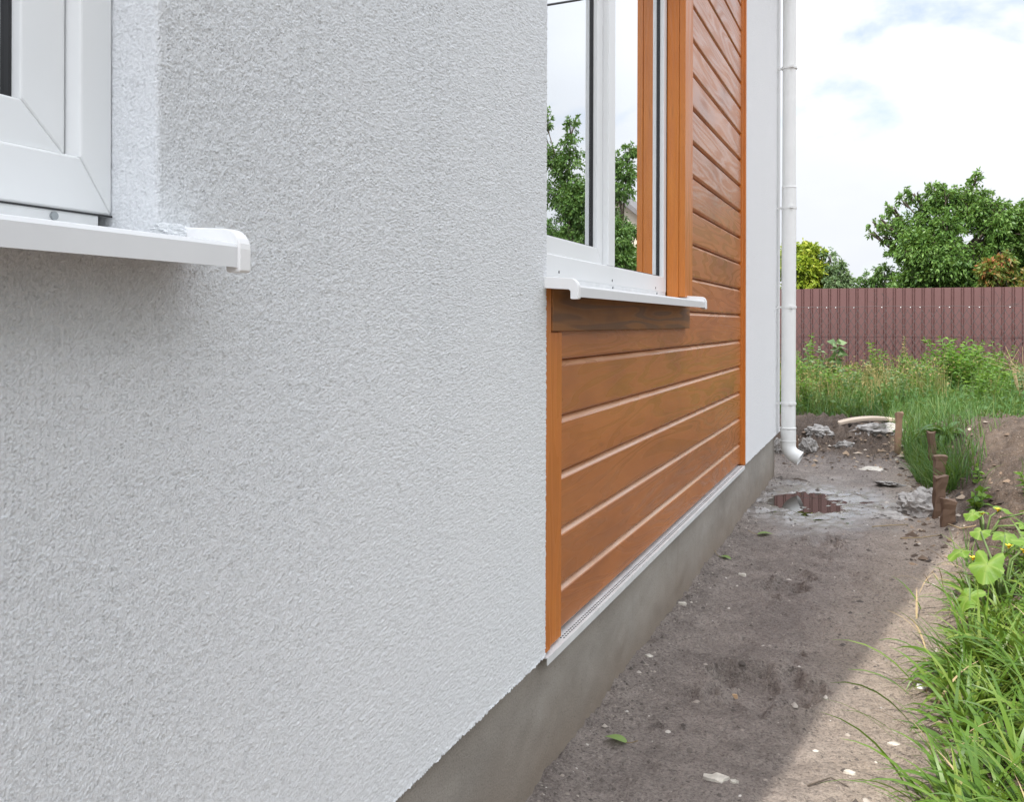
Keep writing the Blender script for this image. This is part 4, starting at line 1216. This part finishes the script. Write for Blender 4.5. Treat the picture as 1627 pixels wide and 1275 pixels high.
# ------------------------------------------------------------------ wooden stakes
def stake(label, x, y, w, t, h_, lean, yaw, seed):
    z = gz(x, y); w *= .86; t *= .9
    n = 9
    vs, fs = [], []
    g = random.Random(seed)
    ring = [(-w / 2, -t / 2), (0, -t / 2 * 1.08), (w / 2, -t / 2), (w / 2, t / 2), (0, t / 2 * 1.05), (-w / 2, t / 2)]
    m = len(ring)
    for i in range(n + 1):
        k = i / n
        zz = -0.12 + (h_ + 0.12) * k
        fl = 1 + (0.22 if i == n else 0.06 if i == n - 1 else 0) - .06 * (1 - k)
        for (a, c) in ring:
            dz_ = g.uniform(-.022, .010) if i == n else 0
            vs.append((a * fl + g.uniform(-.005, .005), c * fl + g.uniform(-.005, .005), zz + dz_))
    for i in range(n):
        for q in range(m):
            fs.append((i * m + q, i * m + (q + 1) % m, (i + 1) * m + (q + 1) % m, (i + 1) * m + q))
    vs.append((0, 0, h_ - .004)); c = len(vs) - 1
    for q in range(m): fs.append((n * m + q, n * m + (q + 1) % m, c))
    o = MB().add(vs, fs).build('wooden_stake', M['stake'], bevel=0.0015, segs=1)
    o.location = (x, y, z); o.rotation_euler = (lean[0], lean[1], yaw)
    tag(o, label, 'stake', 'wooden stakes along the path')
stake('tall narrow wooden stake by the pale board at the far path end', 0.80, 8.15, .058, .035, .34, (0, .06), .35, 1)
stake('short wooden stake standing right behind the drainpipe outlet', 0.035, 7.92, .050, .03, .20, (0, -.02), .3, 2)
stake('wooden stake behind the middle one, with a flat pale top', 1.03, 6.45, .075, .04, .25, (0, .05), .3, 3)
stake('tallest near wooden stake in front of the dock plant, beside the grey rubble', 1.0, 5.70, .068, .040, .235, (-.02, .05), .35, 5)
stake('short stubby wooden stake with a muddy crumbled top, nearest of all', 1.03, 5.45, .072, .05, .145, (.03, .06), .3, 4)
stake('leaning wooden stake half hidden in the dock leaves', 1.03, 7.05, .05, .03, .30, (.05, -.12), .6, 6)

# ------------------------------------------------------------------ rubble, board, litter
def lump(name, label, cat, x, y, rx, ry, rz, seed, mat, group=None, sink=.35, rz_=0.0, amp=.45, jag=.28, sub=4):
    me = lump_mesh(rx, ry, rz, seed, sub, amp, 2.0, jag)
    o = link(name, me, None, [mat])
    o.location = (x, y, gz(x, y) + rz * (1 - sink) * .6); o.rotation_euler = (random.uniform(-.2, .2), random.uniform(-.2, .2), rz_)
    tag(o, label, cat, group)
    return o
GR = 'grey mortar rubble beside the path'
lump('rubble_lump', 'large jagged grey mortar lump at the foot of the stubby stake', 'rubble', 0.90, 5.90, .13, .13, .075, 3, M['rubble'], GR)
lump('rubble_lump', 'upper grey mortar lump tucked behind the tallest near stake', 'rubble', 0.97, 6.12, .10, .09, .075, 5, M['rubble'], GR)
lump('rubble_lump', 'flat grey mortar spill in front of the large jagged lump', 'rubble', 0.76, 5.72, .09, .07, .018, 8, M['rubble'], GR)
lump('rubble_lump', 'long low grey mortar strip on the path left of the stakes', 'rubble', 0.76, 6.85, .07, .14, .018, 9, M['rubble'], GR, rz_=-.5)
lump('rubble_lump', 'pale grey lump right beside the stake behind the drainpipe', 'rubble', 0.12, 8.05, .07, .06, .085, 11, M['rubble'], GR)
lump('rubble_lump', 'pale grey lump showing left of the drainpipe outlet', 'rubble', -0.10, 7.95, .06, .06, .07, 12, M['rubble'], GR)
lump('rubble_lump', 'greyish lump on top of the soil heap, far left', 'rubble', 0.18, 8.5, .11, .08, .05, 13, M['rubble'], GR)
lump('rubble_lump', 'long crumpled pale lump left of the tall narrow stake', 'rubble', 0.64, 8.55, .18, .10, .065, 14, M['rubble'], GR, amp=.6)
lump('rubble_lump', 'smaller pale lump in the middle of the soil heap', 'rubble', 0.40, 8.2, .08, .06, .04, 15, M['rubble'], GR)
lump('rubble_lump', 'thin pale scrap on the path in front of the soil heap', 'rubble', 0.62, 7.55, .09, .06, .015, 16, M['flake'], GR)
pk = empty('pale_board', (0.62, 9.15, gz(.62, 9.15) + .02)); pk.rotation_euler = (0, .03, -1.25)
tag(pk, 'pale curved board lying on the soil heap below the tall grass', 'board')
b = MB(); prof = []
n = 14
vs, fs = [], []
for i in range(n + 1):
    t = i / n - .5
    z = .05 * (1 - (2 * t) ** 2) - .01
    for (a, c) in ((-.07, 0), (.07, .0), (.07, .022), (-.07, .022)): vs.append((a * (1 - .25 * abs(t)), t * .66, z + c))
for i in range(n):
    for q in range(4): fs.append((i * 4 + q, i * 4 + (q + 1) % 4, i * 4 + 4 + (q + 1) % 4, i * 4 + 4 + q))
fs += [(0, 1, 2, 3), (n * 4, n * 4 + 1, n * 4 + 2, n * 4 + 3)]
b.add(vs, fs).build('plank', M['plank'], pk, smooth=False)

def flake(label, x, y, r, seed, name='mortar_flake', mat=None, h_=.006, asp=.7, yaw=0.):
    g = random.Random(seed)
    k = 11
    top, bot = [], []
    for i in range(k):
        a = 2 * math.pi * i / k
        rr = r * g.uniform(.6, 1.12)
        top.append((rr * math.cos(a) * .9, rr * asp * math.sin(a) * .9, h_ * g.uniform(.6, 1.1))); bot.append((rr * math.cos(a), rr * asp * math.sin(a), -.008))
    vs = bot + top + [(0, 0, h_ * 1.15)]
    fs = [(i, (i + 1) % k, k + (i + 1) % k, k + i) for i in range(k)] + [(k + i, k + (i + 1) % k, 2 * k) for i in range(k)]
    o = MB().add(vs, fs).build(name, mat or M['flake'])
    o.location = (x, y, gz(x, y)); o.rotation_euler = (0, 0, yaw)
    tag(o, label, 'debris', 'pale mortar flakes on the path')
flake('large pale mortar flake on the dark path near the bottom', 0.365, 2.27, .037, 1)
flake('small pale mortar flake right beside the large one', 0.405, 2.265, .012, 2)
flake('square white chip on the sandy strip near the grass', 0.845, 3.03, .020, 3, mat=M['cap'], asp=.9)
flake('pale mortar flake against the foot of the plinth', 0.02, 3.0, .020, 4)
flake('pale oval flake on the path right of the far green leaf', 0.15, 4.15, .022, 5)
flake('whitish flake on the sunlit sandy strip, bottom right', 0.66, 2.42, .016, 6)
flake('flat pale flake on the sunlit strip below the white chip', 0.76, 2.62, .022, 7)
flake('lone pale flake at the bottom edge of the sunny strip', 0.47, 2.1, .018, 8)
flake('orange wood chip lying at the rim of the footprint hollow', 0.315, 2.86, .014, 9, 'wood_chip', M['chip'], asp=.45)
flake('pale flake touching the plinth farther along the path', 0.0, 3.62, .020, 10)

def fallen(label, x, y, L, yaw):
    root = empty('fallen_leaf', (x, y, gz(x, y) + .006), yaw); tag(root, label, 'leaf', 'green leaves fallen on the path')
    b = MB(); v, f = blade_leaf((0, 0, 0), (1, 0, .25), L, L * .5, .5, 8); b.add(v, f).build('leaf_blade', M['l_fallen'], root, smooth=True)
    MB().tube([(0, 0, 0), (-L * .3, .004, .006), (-L * .6, .012, .018)], .0012, 5).build('leaf_stalk', M['straw'], root)
fallen('nearest green leaf with a thin stalk on the dark path', 0.115, 2.36, .062, 3.0)
fallen('curled green leaf fallen against the plinth', 0.01, 4.42, .075, -.6)
fallen('green leaf on the path between plinth and footprint, farthest of three', 0.115, 4.96, .08, .3)

def twig(label, pts, r=.003, mat='straw'):
    pp = [(x, y, gz(x, y) + r * 1.5 + dz) for x, y, dz in pts]
    o = MB().tube(pp, [r, r * .9, r * .6][:len(pp)] if len(pp) == 3 else r, 6).build('twig', M[mat], smooth=True)
    tag(o, label, 'twig', 'dry twigs by the path')
twig('pale dry twig on the path below the grey rubble', [(0.66, 5.38, 0), (0.76, 5.45, .005), (0.84, 5.52, 0)])
twig('dry twig slanting from the foot of the stubby stake', [(1.03, 5.3, .03), (1.08, 5.18, .01), (1.14, 5.08, 0)], .004)
twig('thin brown twig at the path edge below the stakes', [(0.80, 5.15, 0), (0.90, 5.2, .004), (0.99, 5.25, 0)])
twig('short dead root on the sunlit sandy strip', [(0.57, 2.32, 0), (0.62, 2.36, .006), (0.66, 2.34, 0)], .002, 'bark')

# pebbles and crumbs pressed into the earth
cnt_p = 9000
vs, fs = [], []
ico = [(0, 0, 1), (.9, 0, .1), (.25, .85, 0), (-.75, .5, .1), (-.7, -.55, 0), (.3, -.85, .1)]
icf = [(0, 1, 2), (0, 2, 3), (0, 3, 4), (0, 4, 5), (0, 5, 1)]
yy = 1.6 + 6.4 * rng.random(cnt_p) ** 1.3
xx = np.where(rng.random(cnt_p) < .25, np.abs(rng.normal(0, .05, cnt_p)) - .005, rng.uniform(0, 1.05, cnt_p))
zz = ground_z(xx, yy)
sz = np.exp(rng.normal(math.log(.0030), .6, cnt_p)); sz = np.clip(sz, .002, .015)
a = rng.uniform(0, 6.28, cnt_p)
I = np.array(ico)
sc = np.stack([sz * rng.uniform(.7, 1.4, cnt_p), sz * rng.uniform(.6, 1.2, cnt_p), sz * rng.uniform(.4, .9, cnt_p)], -1)
Pq = I[None] * sc[:, None, :]
ca, sa = np.cos(a)[:, None], np.sin(a)[:, None]
Pq = np.stack([Pq[..., 0] * ca - Pq[..., 1] * sa + xx[:, None], Pq[..., 0] * sa + Pq[..., 1] * ca + yy[:, None], Pq[..., 2] + zz[:, None] - .001], -1)
Fq = (np.arange(cnt_p)[:, None, None] * 6 + np.array(icf)[None]).reshape(-1, 3)
t = NT('mixed_grit')
g = t.new('ShaderNodeNewGeometry').outputs['Random Per Island']
t.set(color=t.ramp(g, [(0.0, (.07, .058, .05)), (0.65, (.18, .15, .13)), (0.9, (.32, .275, .235)), (1.0, (.54, .50, .45))]), rough=.9)
tag(np_mesh('grit', Pq.reshape(-1, 3), Fq, t.m), 'small pebbles and mortar crumbs scattered over the earth path', 'gravel', kind='stuff')

# clods, bark scraps and chips on the heap and under the stakes
nc = 1500
k = rng.random(nc)
yy = np.where(k < .45, rng.normal(8.1, .35, nc), rng.uniform(4.6, 8.6, nc))
xx = np.where(k < .45, rng.uniform(-.1, .95, nc), np.interp(yy, [4.6, 5.5, 7, 8.6], [.93, .95, .98, .85]) + np.abs(rng.normal(0, .35, nc)) - .12)
zz = ground_z(xx, yy)
sz = np.clip(np.exp(rng.normal(math.log(.012), .55, nc)), .004, .035)
sc = np.stack([sz * rng.uniform(.7, 1.8, nc), sz * rng.uniform(.5, 1.0, nc), sz * rng.uniform(.3, .8, nc)], -1)
a = rng.uniform(0, 6.28, nc)
Pq = (I[None] + rng.normal(0, .12, (nc, 6, 3))) * sc[:, None, :]
ca, sa = np.cos(a)[:, None], np.sin(a)[:, None]
Pq = np.stack([Pq[..., 0] * ca - Pq[..., 1] * sa + xx[:, None], Pq[..., 0] * sa + Pq[..., 1] * ca + yy[:, None], Pq[..., 2] + zz[:, None] - .002], -1)
Fq = (np.arange(nc)[:, None, None] * 6 + np.array(icf)[None]).reshape(-1, 3)
t = NT('mixed_clods')
g = t.new('ShaderNodeNewGeometry').outputs['Random Per Island']
t.set(color=t.ramp(g, [(0.0, (.04, .029, .022)), (0.5, (.11, .075, .052)), (0.75, (.20, .14, .095)), (0.9, (.33, .24, .16)), (1.0, (.46, .41, .35))]), rough=.95)
tag(np_mesh('soil_clods', Pq.reshape(-1, 3), Fq, t.m), 'earth clods and bark scraps on the soil heap and round the stakes', 'soil', kind='stuff')
